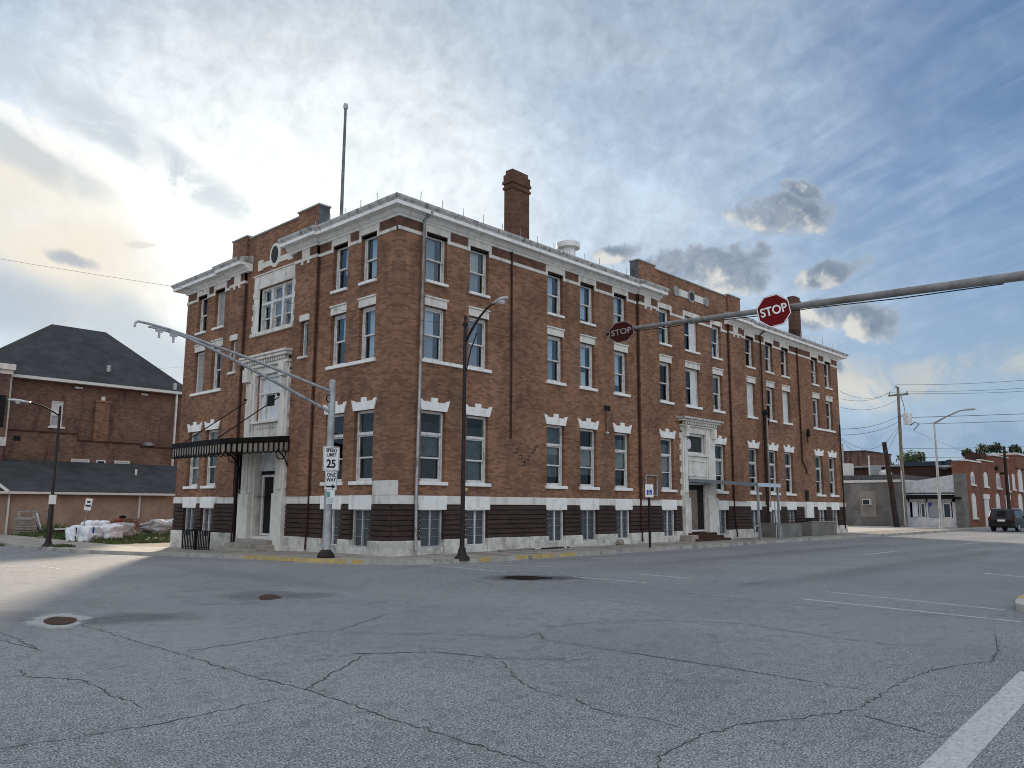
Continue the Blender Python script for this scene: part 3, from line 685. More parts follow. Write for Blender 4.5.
# cornice: bed moulding, soffit, fascia, and the stained sheet metal on top
def sweep(mb, path, prof):
    nrm = []
    P = [Vector(p) for p in path]
    for a, b in zip(P, P[1:]):
        t = (b - a).normalized(); nrm.append(Vector((t.y, -t.x)))
    offs = []
    for i in range(len(P)):
        if i == 0: offs.append(nrm[0])
        elif i == len(P) - 1: offs.append(nrm[-1])
        else: offs.append(nrm[i - 1] + nrm[i])
    n = len(prof); vs = []
    for p, o in zip(P, offs):
        vs += [(p.x + o.x * d, p.y + o.y * d, z) for d, z in prof]
    fs = []
    for i in range(len(P) - 1):
        for k in range(n): fs.append((i * n + k, i * n + (k + 1) % n, (i + 1) * n + (k + 1) % n, (i + 1) * n + k))
    fs += [tuple(range(n))[::-1], tuple(range((len(P) - 1) * n, len(P) * n))]
    mb.add(vs, fs)
paths = [[(-.12, 6.75), (-.12, 4.85), (0, 4.85), (0, 0), (14.3, 0), (14.3, -.12), (16.0, -.12)],
         [(38.15, 16.05), (0, 16.05), (0, 11.65), (-.12, 11.65), (-.12, 9.95)],
         [(22.6, -.12), (24.3, -.12), (24.3, 0), (38.15, 0), (38.15, 16.05)]]
bed = [(-.1, 11.68), (.06, 11.68), (.09, 11.74), (.16, 11.77), (.24, 11.85), (.24, 11.90), (-.1, 11.90)]
cor = [(-.1, 11.902), (.47, 11.902), (.47, 11.87), (.53, 11.87), (.53, 12.0), (-.1, 12.0)]
gut = [(-.3, 12.003), (.535, 12.003), (.55, 12.04), (.60, 12.10), (.62, 12.17), (.60, 12.19), (-.3, 12.40)]
mb = MB(); mc = MB(); mg = MB()
for p in paths: sweep(mb, p, bed); sweep(mc, p, cor); sweep(mg, p, gut)
mb.build('bed_moulding', 'cornice_paint', BLD); mc.build('cornice', 'cornice_paint', BLD); mg.build('gutter', 'gutter_metal', BLD)
mb = MB().box(.03, 38.12, .03, 16.02, 11.91, 12.30); mb.build('roof', 'roof_membrane', BLD)
# parapet copings
for F, a, b, t in ((FR, 14.25, 15.75, 13.362), (FR, 22.9, 24.35, 13.362), (FL, 4.8, 6.35, 13.302), (FL, 10.35, 11.7, 13.302)): MB().fbox(F, a, b, -.42, .16, t, t + .07).build('parapet_coping', 'board_grey', BLD, bevel=.01)
for F, a, b, t in ((FR, 15.75, 22.9, 13.262), (FL, 6.35, 10.35, 13.192)): MB().fbox(F, a, b, -.4, .05, t, t + .07).build('parapet_coping', 'board_grey', BLD, bevel=.01)
MB().fbox(FR, 14.292, 14.298, -.36, .10, 12.2, 13.35).build('parapet_flashing', 'flashing', BLD); MB().fbox(FL, 4.842, 4.848, -.36, .10, 12.2, 13.29).build('parapet_flashing', 'flashing', BLD)
# snow guards standing along the eaves
for k in range(13):
    u = .5 + k * 1.02; MB().tube([(u, -.52, 12.2), (u + random.uniform(-.03, .03), -.52, 12.2 + random.uniform(.25, .36))], .013, 5).build('snow_guard', 'grey_pipe', BLD)
for k in range(5):
    u = .6 + k * .95; MB().tube([(-.52, u, 12.2), (-.52, u, 12.2 + random.uniform(.22, .32))], .013, 5).build('snow_guard', 'grey_pipe', BLD)
for k in range(12):
    u = 31.5 + k * .55; MB().tube([(u, -.45, 12.2), (u + random.uniform(-.1, .1), -.45, 12.2 + random.uniform(.2, .55))], .012, 5).build('snow_guard', 'grey_pipe', BLD)

# dark inside of the building
mb = MB().box(1.0, 37.2, 1.0, 15.2, .3, 11.8); mb.build('interior', 'interior_dark', BLD)

# ---- windows
def frame_boxes(mb, F, u0, u1, z0, z1, d0, d1, j, h=None, b=None):
    h = j if h is None else h; b = j if b is None else b
    mb.fbox(F, u0, u0 + j, d0, d1, z0, z1); mb.fbox(F, u1 - j, u1, d0, d1, z0, z1)
    mb.fbox(F, u0 + j, u1 - j, d0, d1, z1 - h, z1); mb.fbox(F, u0 + j, u1 - j, d0, d1, z0, z0 + b)

def panel(F, u0, u1, z0, z1, d, mat, name, parent, th=.012):
    return MB().fbox(F, u0, u1, d - th, d, z0, z1).build(name, mat, parent)

def sash_window(F, uc, hw, z0, z1, style, gap=.05, transom=False):
    slot = .14 + .16 * ((uc * 7.3) % 1)
    u0, u1 = uc - hw + .003, uc + hw - .003
    mb = MB(); frame_boxes(mb, F, u0, u1, z0 + .004, z1 - .004, -.30, -.15, .07, .085, .05)
    if transom: mb.fbox(F, u0 + .07, u1 - .07, -.27, -.13, z0 + (z1 - z0) * .655, z0 + (z1 - z0) * .695)
    w = mb.build('window', 'window_paint', BLD)
    a, b = u0 + .07, u1 - .07; c, e = z0 + .054, z1 - .09
    if style == 'boarded' or style == 'boarded_grey':
        panel(F, a, b, c, e, -.19, 'board_white' if style == 'boarded' else 'board_grey', 'board', w); return w
    top = z0 + (z1 - z0) * .655 if transom else e
    mid = (c + top) / 2 - (.0 if transom else .02)
    s = MB(); frame_boxes(s, F, a + .003, b - .003, mid - .03, top - .003, -.215, -.18, .045, .045, .055); frame_boxes(s, F, a + .003, b - .003, c + .003, mid + .02, -.255, -.22, .045, .055, .06)
    s.build('sash', 'window_paint', w)
    g = MB(); g.fbox(F, a + .04, b - .04, -.200, -.196, mid, top - .03); g.fbox(F, a + .04, b - .04, -.24, -.236, c + .04, mid)
    if transom: g.fbox(F, a + .002, b - .002, -.20, -.196, z0 + (z1 - z0) * .70, e)
    g.build('glass', 'glass' if (style and not transom and style != 'half') else 'dusty_glass', w)
    if style == 'half':
        panel(F, uc + .02, b - .01, c, e, -.172, 'board_white', 'board', w); style = [(0, 1, 'pane_blue')]
    for f0, f1, m in style:  # flat toned panels behind the glass, blinds among them
        panel(F, u0 + .02, u1 - (.02 if transom else .085 + slot), z0 + .05 + (z1 - z0 - .1) * f0, z0 + .05 + (z1 - z0 - .1) * f1, -.262 - gap, m, 'pane_backing' if 'curtain' not in m else 'curtain', w)
    return w

def sill(w, F, u0, u1, z1, th=.12, d=.09, mat='old_paint'):
    MB().fbox(F, u0, u1, -.14, d, z1 - th, z1 + .003).build('sill', mat, w, bevel=.01)

KEY = [(-.59, 0), (-.73, .40), (-.55, .36), (-.50, .30), (-.15, .30), (-.15, .45), (.15, .45), (.15, .30), (.50, .30), (.55, .36), (.73, .40), (.59, 0)]
def key_lintel(w, F, uc, z):
    MB().prism([(uc + a, z + b) for a, b in KEY], lambda u, v, k: F(u, k, v), -.2, .045).build('lintel', 'old_paint', w)
def flat_lintel(w, F, uc, hw):
    mb = MB().fbox(F, uc - hw, uc + hw, -.2, .03, 8.742, 9.03); mb.fbox(F, uc - hw - .03, uc + hw + .03, -.2, .075, 9.03, 9.09); mb.build('lintel', 'limestone', w, bevel=.008)
def hood_lintel(w, F, uc, hw, d=0):
    mb = MB().fbox(F, uc - hw - .12, uc + hw + .12, -.28, .045, 11.422, 11.675)
    for s in (-1, 1):
        a, b = sorted((uc + s * (hw + .002), uc + s * (hw + .12))); mb.fbox(F, a, b, -.28, .042, 11.19, 11.42)
    mb.build('lintel', 'limestone', w, bevel=.008)

P_, SL, CRM = 'pane_pale', 'pane_slate', 'pane_cream'
st3 = [[(0, 1, SL)], [(0, .48, SL), (.48, 1, CRM)], [(0, .47, CRM), (.47, 1, P_)], [(.1, 1, P_)], [(0, .46, CRM), (.5, 1, P_)], [(0, .3, SL)], 'half', [(0, .35, P_)], [], [(.2, .5, SL)], [], [(0, .4, SL)], []]
st2 = [[(0, .46, SL), (.46, 1, P_)], [(0, 1, SL)], [(0, .48, SL), (.48, 1, P_)], [(0, .36, P_), (.48, 1, P_)], [(.2, 1, P_)], [], 'half', [(0, .16, P_)], 'boarded', [], 'boarded', [(.5, .8, SL)], []]
CD, CG, CP = 'curtain_dark', 'curtain_grey', 'curtain_pale'
st1 = [[(0, .30, CD), (.36, .66, CG), (.7, .86, CD)], [(0, .33, CG), (.34, .66, CG), (.7, .84, CD)], [(.14, .34, CG), (.34, .52, CG), (.52, .66, CP), (.70, 1, CG)], [(.20, .33, CG), (.36, .66, CP)], [(.15, .30, CD), (.36, .64, CP), (.7, .9, CG)], [(0, .33, CG), (.36, .66, CP), (.7, .9, CG)], None, [(.36, .66, CP), (.15, .22, CG)], [(.7, 1, CD)], [(.1, .33, CG), (.4, .66, CG)], [(.2, .45, CD)], [(0, .66, CD)], [(.3, .66, CP)]]
for i, x in enumerate(XS):
    hw = .68 if i == 6 else .5
    w = sash_window(FR, x, hw, 9.66, 11.42, st3[i]); sill(w, FR, x - hw - .03, x + hw + .03, 9.66, .1); hood_lintel(w, FR, x, hw)
    w = sash_window(FR, x, hw, 6.81, 8.74, st2[i]); flat_lintel(w, FR, x, hw + .03)
    if i in (0, 11): sill(w, FR, x - .64, XS[i + 1] + .64, 6.81)
    elif i not in (1, 12): sill(w, FR, x - hw - .11, x + hw + .11, 6.81)
    if i != 6:
        w = sash_window(FR, x, .56, 2.57, 5.03, st1[i], .03, True); sill(w, FR, x - .66, x + .66, 2.57, .12, .1); key_lintel(w, FR, x, 5.032)
l3 = [[(.1, 1, P_)], [(.35, 1, P_)], 'boarded_grey', []]; l2 = [[(.0, 1, P_)], [(.45, 1, P_)], [(0, .5, 'board_white')], 'boarded_grey']; l1 = [[(0, .66, CD), (.7, 1, CD)], [(.7, 1, CD)], [(0, .66, CG), (.7, 1, CP)], [(0, .66, CP), (.7, 1, CP)]]
for i, y in enumerate(YS):
    w = sash_window(FL, y, .47, 9.66, 11.42, l3[i]); sill(w, FL, y - .5, y + .5, 9.66, .1); hood_lintel(w, FL, y, .47)
    w = sash_window(FL, y, .47, 6.81, 8.74, l2[i]); flat_lintel(w, FL, y, .5)
    if i in (0, 2): sill(w, FL, y - .6, YS[i + 1] + .6, 6.81)
    w = sash_window(FL, y, .56, 2.57, 5.03, l1[i], .03, True); sill(w, FL, y - .66, y + .66, 2.57, .12, .1); key_lintel(w, FL, y, 5.032)
for F, ops in ((FR, bR), (FL, bL)):
    for j, o in enumerate(ops):
        mb = MB(); a, b = o[0] + .003, o[1] - .003; frame_boxes(mb, F, a, b, .36, 1.608, -.2, -.07, .07, .03, .04)
        m_ = (a + b) / 2; mb.fbox(F, m_ - .03, m_ + .03, -.17, -.08, .40, 1.575)
        w = mb.build('basement_window', 'window_paint' if j % 3 else 'curtain_pale', BLD)
        MB().fbox(F, o[0] - .12, o[1] + .12, -.28, .065, 1.612, 2.094).build('lintel', 'old_paint', w, bevel=.012)
        mb = MB()
        for k in range(1, 4): MB().fbox(F, a + .07, b - .07, -.145, -.12, .4 + k * .29, .414 + k * .29).build('glazing_bar', 'board_grey', w)
        panel(F, a + .06, b - .06, .39, 1.58, -.15, 'glass_block', 'glass', w)
for s in SLITS:
    mb = MB(); frame_boxes(mb, FL, s[0] + .003, s[1] - .003, s[2] + .003, s[3] - .003, -.16, -.02, .07); w = mb.build('window', 'window_paint', BLD)
    panel(FL, s[0] + .06, s[1] - .06, s[2], s[3], -.12, 'pane_blue', 'glass', w)
    MB().fbox(FL, s[0] - .06, s[1] + .06, -.1, .17, s[3] + .002, s[3] + .25).build('lintel', 'limestone', w, bevel=.008); MB().fbox(FL, s[0] - .07, s[1] + .07, -.1, .2, s[2] - .1, s[2] + .002).build('sill', 'limestone', w, bevel=.008)

# triple window over the side entrance
w = MB(); u0, u1, z0, z1 = TRI
frame_boxes(w, FL, u0 + .003, u1 - .003, z0 + .003, z1 - .003, -.3, -.1, .1, .09, .06)
w.fbox(FL, u0 + .1, u1 - .1, -.28, -.09, 10.02, 10.14)
for q in (1, 2): m_ = u0 + (u1 - u0) * q / 3; w.fbox(FL, m_ - .08, m_ + .08, -.29, -.08, z0 + .06, z1 - .09)
w = w.build('window', 'window_paint', BLD)
s = MB(); g = MB()
for q in range(3):
    a = u0 + .1 + (u1 - u0 - .2) * q / 3 + .06; b = u0 + .1 + (u1 - u0 - .2) * (q + 1) / 3 - .06
    frame_boxes(s, FL, a, b, 9.42, 10.02, -.22, -.18, .045); frame_boxes(s, FL, a, b, z0 + .06, 9.47, -.26, -.22, .045); frame_boxes(s, FL, a, b, 10.14, z1 - .09, -.22, -.18, .04)
    g.fbox(FL, a, b, -.202, -.198, 9.44, z1 - .1); g.fbox(FL, a, b, -.242, -.238, z0 + .08, 9.44)
    panel(FL, a - .05, b + .05, z0 + .05, 9.3, -.42, CP, 'curtain', w); panel(FL, a - .05, b + .05, 9.5, z1, -.5, 'pane_pale', 'pane_backing', w)  # pale upper panels stand in for sky reflected in the panes
s.build('sash', 'window_paint', w); g.build('glass', 'glass', w)
mb = MB(); mb.fbox(FL, 6.5, 6.66, -.2, .05, 8.86, 10.74); mb.fbox(FL, 9.24, 9.66, -.2, .05, 8.86, 10.74); mb.fbox(FL, 6.5, 9.66, -.2, .055, 10.742, 11.30); mb.fbox(FL, 6.40, 9.72, -.2, .10, 11.302, 11.36)
for k in range(4):
    z = 8.95 + k * .48; mb.fbox(FL, 6.40, 6.5, -.1, .045, z, z + .24); mb.fbox(FL, 9.66, 9.76, -.1, .045, z, z + .24)
mb.fbox(FL, 6.42, 9.74, -.25, .12, 8.70, 8.86); mb.build('stone_surround', 'limestone', w, bevel=.01)
# carved oval panel in the parapet
mb = MB().fbox(FL, 6.75, 9.35, -.1, .05, 11.62, 11.86)
mb.prism([(8.1 + .42 * math.cos(t * math.pi / 8), 12.0 + .52 * math.sin(t * math.pi / 8)) for t in range(16)], lambda u, v, k: FL(u, k, v), -.1, .055)
mb.fbox(FL, 9.05, 9.4, -.1, .07, 11.55, 12.0); mb.fbox(FL, 6.7, 7.05, -.1, .07, 11.55, 12.0); pn = mb.build('carved_panel', 'limestone', BLD)
MB().prism([(8.1 + .25 * math.cos(t * math.pi / 8), 12.02 + .36 * math.sin(t * math.pi / 8)) for t in range(16)], lambda u, v, k: FL(u, k, v), .05, .085).build('oval', 'curtain_dark', pn)
mb = MB().fbox(FR, 17.75, 20.6, -.1, .04, 12.36, 12.72); pn = mb.build('carved_panel', 'limestone', BLD)
for q, r, m in ((17.7, .26, 'board_grey'), (20.65, .26, 'board_grey'), (19.16, .33, 'board_grey')):
    MB().prism([(q + r * math.cos(t * math.pi / 10), 12.54 + r * math.sin(t * math.pi / 10)) for t in range(20)], lambda u, v, k: FR(u, k, v), -.1, .075).build('medallion', m, pn)
MB().prism([(19.16 + .22 * math.cos(t * math.pi / 10), 12.54 + .22 * math.sin(t * math.pi / 10)) for t in range(20)], lambda u, v, k: FR(u, k, v), .07, .09).build('oval', 'curtain_dark', pn)

# ---- side entrance: stone surround, door, steps
mb = MB()
for a, b in ((6.45, 7.1), (9.0, 9.7)): mb.fbox(FL, a, b, -.25, .16, 2.2, 7.1); mb.fbox(FL, a - .05, b + .05, -.25, .24, -.3, 2.2); mb.fbox(FL, a + .15, b - .15, .16, .22, 2.35, 6.7)
for k in range(8):
    z = 2.4 + k * .58; mb.fbox(FL, 6.33, 6.45, -.1, .06, z, z + .29); mb.fbox(FL, 9.7, 9.84, -.1, .06, z, z + .29)
mb.fbox(FL, 6.45, 9.7, -.3, .13, 7.0, 7.3); mb.fbox(FL, 7.1, 9.0, -.3, .10, 3.98, 5.1); mb.fbox(FL, 7.0, 9.1, -.2, .22, 4.99, 5.09)
mb.fbox(FL, 6.4, 9.75, -.2, .26, 7.3, 7.42); mb.fbox(FL, 6.3, 9.85, -.2, .40, 7.58, 7.70); mb.fbox(FL, 6.25, 9.9, -.2, .46, 7.705, 7.80)
for k in range(17): mb.fbox(FL, 6.55 + k * .18, 6.64 + k * .18, .1, .33, 7.43, 7.575)
for k in range(12): mb.fbox(FL, 7.25 + k * .13, 7.31 + k * .13, .05, .15, 4.78, 4.95)
for a in (6.5, 9.3): mb.fbox(FL, a, a + .36, .16, .38, 6.75, 7.28)
su = mb.build('entrance_surround', 'limestone', BLD, bevel=.012)
mb = MB(); frame_boxes(mb, FL, 7.12, 8.98, 5.1, 6.99, -.2, -.02, .16, .12, .1); mb.fbox(FL, 7.28, 8.82, -.18, -.03, 6.2, 6.3); mb.fbox(FL, 8.42, 8.52, -.18, -.04, 5.2, 6.2)
w = mb.build('window', 'window_paint', BLD); panel(FL, 7.2, 8.9, 5.15, 6.9, -.12, 'board_white', 'board', w); panel(FL, 7.85, 8.4, 5.72, 6.15, -.105, 'interior_dark', 'pane', w)
# door recess
mb = MB().fbox(FL, 7.1, 7.22, -.5, .02, .56, 3.9); mb.fbox(FL, 8.86, 9.0, -.5, .02, .56, 3.9); mb.fbox(FL, 7.1, 9.0, -.56, -.5, .2, 4.0); mb.fbox(FL, 7.1, 9.0, -.5, 0.02, 3.9, 3.978); mb.fbox(FL, 7.1, 9.0, -.5, .05, -.2, .55); mb.build('door_recess', 'limestone', su)
mb = MB(); frame_boxes(mb, FL, 7.225, 8.64, .56, 2.95, -.30, -.20, .10, .09, .08); mb.fbox(FL, 7.66, 7.78, -.29, -.21, .64, 2.86)
dr = mb.build('door', 'window_paint', BLD); panel(FL, 7.3, 8.6, .6, 2.9, -.27, 'interior_dark', 'glass', dr); panel(FL, 7.23, 8.85, 3.10, 3.88, -.2, 'lens_grey', 'transom_panel', dr); panel(FL, 7.23, 8.85, 2.95, 3.10, -.28, 'interior_dark', 'lintel_gap', dr); panel(FL, 7.5, 7.85, 1.6, 1.9, -.18, 'black_iron', 'lock_plate', dr); panel(FL, 8.645, 8.855, .56, 2.95, -.24, 'board_grey', 'side_panel', dr)
mb = MB()
for k in range(3): mb.fbox(FL, 6.9 - .12 * k, 9.6 + .2 * k, -.3, .35 + .33 * k, -.4, .42 - .16 * k)
mb.build('entrance_steps', 'concrete', BLD, bevel=.02)

# canopy on rods over the side entrance
mb = MB(); A0, A1 = 6.2, 10.1
mb.add([FL(A0, .02, 4.30), FL(A1, .02, 4.30), FL(A1, 2.9, 4.02), FL(A0, 2.9, 4.02), FL(A0, .02, 4.40), FL(A1, .02, 4.40), FL(A1, 2.9, 4.10), FL(A0, 2.9, 4.10)], [(3, 2, 1, 0), (4, 5, 6, 7), (0, 1, 5, 4), (1, 2, 6, 5), (2, 3, 7, 6), (3, 0, 4, 7)])
cn = mb.build('canopy', 'black_iron', BLD)
mb = MB(); mt = MB()
def val(p, q, n):
    p = Vector(p); q = Vector(q); mb.bar(p - Vector((0, 0, .03)), q - Vector((0, 0, .03)), .05, .20); p = p - Vector((0, 0, .06)); q = q - Vector((0, 0, .06)); t = (q - p).normalized()
    for k in range(n):
        c = p + (q - p) * ((k + .5) / n); w = (q - p).length / n * .29
        for s_ in (0,): mt.add([c - t * w - Vector((0, 0, .06)), c + t * w - Vector((0, 0, .06)), c + t * w - Vector((0, 0, .30)), c + t * w * .5 - Vector((0, 0, .37)), c - t * w * .5 - Vector((0, 0, .37)), c - t * w - Vector((0, 0, .30))], [(0, 1, 2, 3, 4, 5)])
        e = p + (q - p) * (k / n); mb.bar(e, e - Vector((0, 0, .40)), .05, .035); mb.bar(e - Vector((0, 0, .40)), c - Vector((0, 0, .46)), .03, .03); mb.bar(c - Vector((0, 0, .46)), p + (q - p) * ((k + 1) / n) - Vector((0, 0, .40)), .03, .03)
val(FL(A0, .15, 4.28), FL(A0, 2.9, 4.03), 13); val(FL(A0, 2.9, 4.03), FL(A1, 2.9, 4.03), 19); val(FL(A1, 2.9, 4.03), FL(A1, .15, 4.28), 13)
mb.build('valance_frame', 'black_iron', cn); mt.build('valance_tongues', 'canopy_pale', cn, recalc=False)
for y in (6.97, 9.56): MB().tube([FL(y, .02, 6.08), FL(y - .2, 2.75, 4.15)], .022, 6).build('rod', 'black_iron', cn); MB().lathe([(.0, 0), (.10, 0), (.10, .08), (0, .08)], FL(y, .2, 6.0), 8).build('rod_anchor', 'black_iron', cn)
for y in (6.28, 10.0):
    mb = MB(); arc = [FL(y, .06 + 1.0 * (1 - math.cos(t * math.pi / 16)), 2.9 + 1.05 * math.sin(t * math.pi / 16) * 1.0) for t in range(9)]
    mb.tube(arc, .03, 6); mb.bar(FL(y, .05, 2.4), FL(y, .05, 4.2), .06, .06)
    mb.tube([FL(y, .42 + .2 * math.cos(t * .5), 3.68 + .2 * math.sin(t * .5)) for t in range(13)], .022, 6); mb.build('bracket', 'black_iron', cn)
MB().fbox(FL, 10.02, 10.10, .1, .18, -.1, 4.1).build('canopy_post', 'black_iron', cn)

# iron guard rail before the left basement windows
rl = thing('iron_railing', 'black iron bar railing guarding the basement windows beside the side entrance', 'railing', (-.55, 11.7, gz(-.5, 11.7) + .13))
mb = MB()
for k in range(17): mb.bar((-.42, -1.15 + k * .145, 0), (-.42, -1.15 + k * .145, .78), .05, .03)
rl_b = mb.build('bars', 'black_iron', rl)
mb = MB().bar((-.42, -1.2, .78), (-.42, 1.2, .78), .04, .03); mb.bar((-.42, -1.2, .12), (-.42, 1.2, .12), .03, .03); mb.bar((-.42, -1.2, .78), (.4, -1.2, .78), .04, .03); mb.bar((-.42, 1.2, .78), (.4, 1.2, .78), .04, .03)
mb.bar((-.42, -1.2, 0), (-.42, -1.2, .8), .04, .04); mb.bar((-.42, 1.2, 0), (-.42, 1.2, .8), .04, .04); mb.bar((-.42, 0, 0), (-.42, 0, .8), .09, .09); mb.build('rail', 'black_iron', rl)

# ---- street entrance
mb = MB()
for a, b in ((17.8, 18.24), (20.06, 20.93)): mb.fbox(FR, a, b, -.25, .14, 2.2, 5.5); mb.fbox(FR, a - .04, b + .04, -.25, .24, -.1, 2.2); mb.fbox(FR, a + .1, b - .1, .14, .20, 2.4, 5.2)
for k in range(6):
    z = 2.3 + k * .56; mb.fbox(FR, 17.68, 17.8, -.1, .05, z, z + .28); mb.fbox(FR, 20.93, 21.05, -.1, .05, z, z + .28)
mb.fbox(FR, 17.8, 20.93, -.25, .12, 5.4, 5.72); mb.fbox(FR, 18.24, 20.06, -.3, .10, 2.98, 4.38); mb.fbox(FR, 18.1, 20.2, -.2, .2, 4.26, 4.36); frame_boxes(mb, FR, 18.3, 20.0, 3.25, 4.1, .09, .14, .1)
mb.fbox(FR, 17.7, 21.03, -.2, .22, 5.72, 5.8); mb.fbox(FR, 17.55, 21.18, -.2, .38, 5.96, 6.06)
for k in range(15): mb.fbox(FR, 17.85 + k * .21, 17.96 + k * .21, .1, .32, 5.81, 5.955)
for a in (17.85, 20.5): mb.fbox(FR, a, a + .3, .14, .36, 5.2, 5.7)
su = mb.build('entrance_surround', 'limestone', BLD, bevel=.012)
MB().fbox(FR, 17.45, 21.28, -.2, .5, 6.065, 6.16).build('surround_capping', 'gutter_metal', su)
mb = MB(); frame_boxes(mb, FR, 18.2, 20.08, 4.37, 5.4, -.16, -.02, .12); w = mb.build('window', 'window_paint', BLD)
panel(FR, 18.25, 20.03, 4.45, 5.3, -.12, 'curtain_dark', 'glass', w); MB().prism([(18.78 + .2 * math.cos(t * math.pi / 9), 4.88 + .27 * math.sin(t * math.pi / 9)) for t in range(18)], lambda u, v, k: FR(u, k, v), -.115, -.105).build('oval_sticker', 'board_white', w)
mb = MB().fbox(FR, 18.16, 18.24, -1.0, -.25, .2, 3.0); mb.fbox(FR, 20.06, 20.14, -1.0, -.25, .2, 3.0); mb.fbox(FR, 18.16, 20.14, -1.0, -.25, .2, .53); mb.build('door_recess', 'curtain_dark', su)
mb = MB(); frame_boxes(mb, FR, 18.245, 20.055, .55, 2.95, -.09, .02, .09); dr = mb.build('door', 'window_paint', BLD); panel(FR, 18.34, 19.25, .58, 2.6, -.005, 'plywood', 'plywood_leaf', dr); panel(FR, 18.3, 20.0, .58, 2.9, -.07, 'interior_dark', 'dark_doorway', dr)  # near-black sheet painted as the unlit doorway behind the plywood
mb = MB()
for k in range(3): mb.fbox(FR, 17.9 - .1 * k, 20.6 + .15 * k, -.4, .3 + .3 * k, -.2, .5 - .13 * k)
mb.build('entrance_steps', 'rust_dirt', BLD, bevel=.02); MB().fbox(FR, 17.4, 18.0, .1, .75, -.1, .42).build('step_cheek', 'concrete', BLD, bevel=.02)

# flat awning reaching to the kerb
aw = MB(); aw.add([(18.2, -.1, 2.98), (20.1, -.1, 2.98), (24.0, -2.15, 2.80), (21.5, -2.15, 2.80), (18.2, -.1, 3.14), (20.1, -.1, 3.14), (24.0, -2.15, 2.96), (21.5, -2.15, 2.96)], [(3, 2, 1, 0), (4, 5, 6, 7), (0, 1, 5, 4), (1, 2, 6, 5), (2, 3, 7, 6), (3, 0, 4, 7)])
aw = aw.build('awning', 'awning_metal', BLD)
MB().box(21.5, 24.02, -2.18, -2.152, 2.79, 2.98).build('awning_fascia', 'awning_pale', aw)
for x in (21.6, 23.85): MB().box(x - .05, x + .05, -2.13, -2.03, .12, 2.80).build('awning_post', 'galvanized', aw)
MB().box(18.13, 18.22, -.18, -.09, 3.05, 3.25).build('awning_bracket', 'black_iron', aw)

# ---- pipes, vents, frames and cables on the walls
def pipe(pts, r, mat, name='downspout'): return MB().tube(pts, r, 8).build(name, mat, BLD)
pipe([(1.02, -.55, 11.95), (1.02, -.14, 11.75), (.97, -.12, 5.4), (.93, -.12, 2.2), (.93, -.16, .3)], .055, 'grey_pipe')
pipe([(5.61, -.07, 11.7), (5.61, -.07, 4.3)], .035, 'rust_pipe'); pipe([(14.22, -.07, 11.7), (14.2, -.07, 2.1), (14.2, -.13, .2)], .04, 'rust_pipe')
pipe([(22.87, -.07, 11.7), (22.9, -.07, 2.1), (23.0, -.13, .2)], .04, 'rust_pipe'); pipe([(31.66, -.07, 11.7), (31.72, -.07, 4.6), (32.2, -.1, 4.0), (32.2, -.1, 3.8)], .045, 'rust_pipe')
pipe([(-.07, 4.78, 11.2), (-.07, 4.8, 2.1), (-.14, 4.8, .15)], .032, 'rust_pipe'); pipe([(-.07, 10.33, 11.2), (-.07, 10.33, 2.1), (-.13, 10.33, -.05)], .032, 'rust_pipe')
pipe([(26.65, -.5, 11.95), (26.65, -.1, 11.7), (26.6, -.1, 1.9)], .045, 'rust_pipe'); pipe([(37.75, -.12, 7.3), (37.75, -.12, .4)], .05, 'dark_wood', 'conduit')
mb = MB().fbox(FR, 11.62, 12.0, -.02, .06, 5.95, 6.15); mb.build('wall_vent', 'interior_dark', BLD); MB().tube([(11.68, -.05, 5.95), (11.68, -.05, 5.0)], .018, 6).build('conduit', 'rust_pipe', BLD); MB().lathe([(.0, 0), (.08, .01), (.09, .07), (.0, .1)], (11.68, -.1, 4.9), 8).build('wall_lamp', 'lens_grey', BLD)
MB().fbox(FR, 32.0, 32.4, -.02, .07, 2.16, 2.8).build('wall_vent', 'interior_dark', BLD); MB().fbox(FR, 31.7, 32.7, .02, .22, 1.12, 2.1).build('meter_box', 'old_paint', BLD, bevel=.02)
MB().lathe([(.10, 0), (.13, .1), (.10, .45), (.04, .5)], (32.2, -.3, 6.1), 8).build('insulator', 'black_iron', BLD); pipe([(32.2, -.25, 6.1), (32.2, -.25, 5.7)], .03, 'black_iron', 'conduit')
mb = MB(); frame_boxes(mb, FR, 14.45, 15.4, 2.24, 3.22, .13, .2, .05); mb.build('notice_frame', 'grey_pipe', BLD)
mb = MB()
for i, (a, b) in enumerate([(5.72, 4.05), (5.9, 3.92), (5.85, 3.78), (6.1, 3.68), (6.08, 3.54), (6.3, 3.44), (6.25, 3.3), (6.5, 3.55), (6.62, 3.68), (6.75, 3.8), (6.9, 3.92), (7.0, 4.05)]): mb.fbox(FR, a, a + .2, -.02, .004, b, b + .035); mb.fbox(FR, a + .18, a + .205, -.02, .004, b, b + .13)
mb.build('brick_crack', 'dark_brick', BLD)

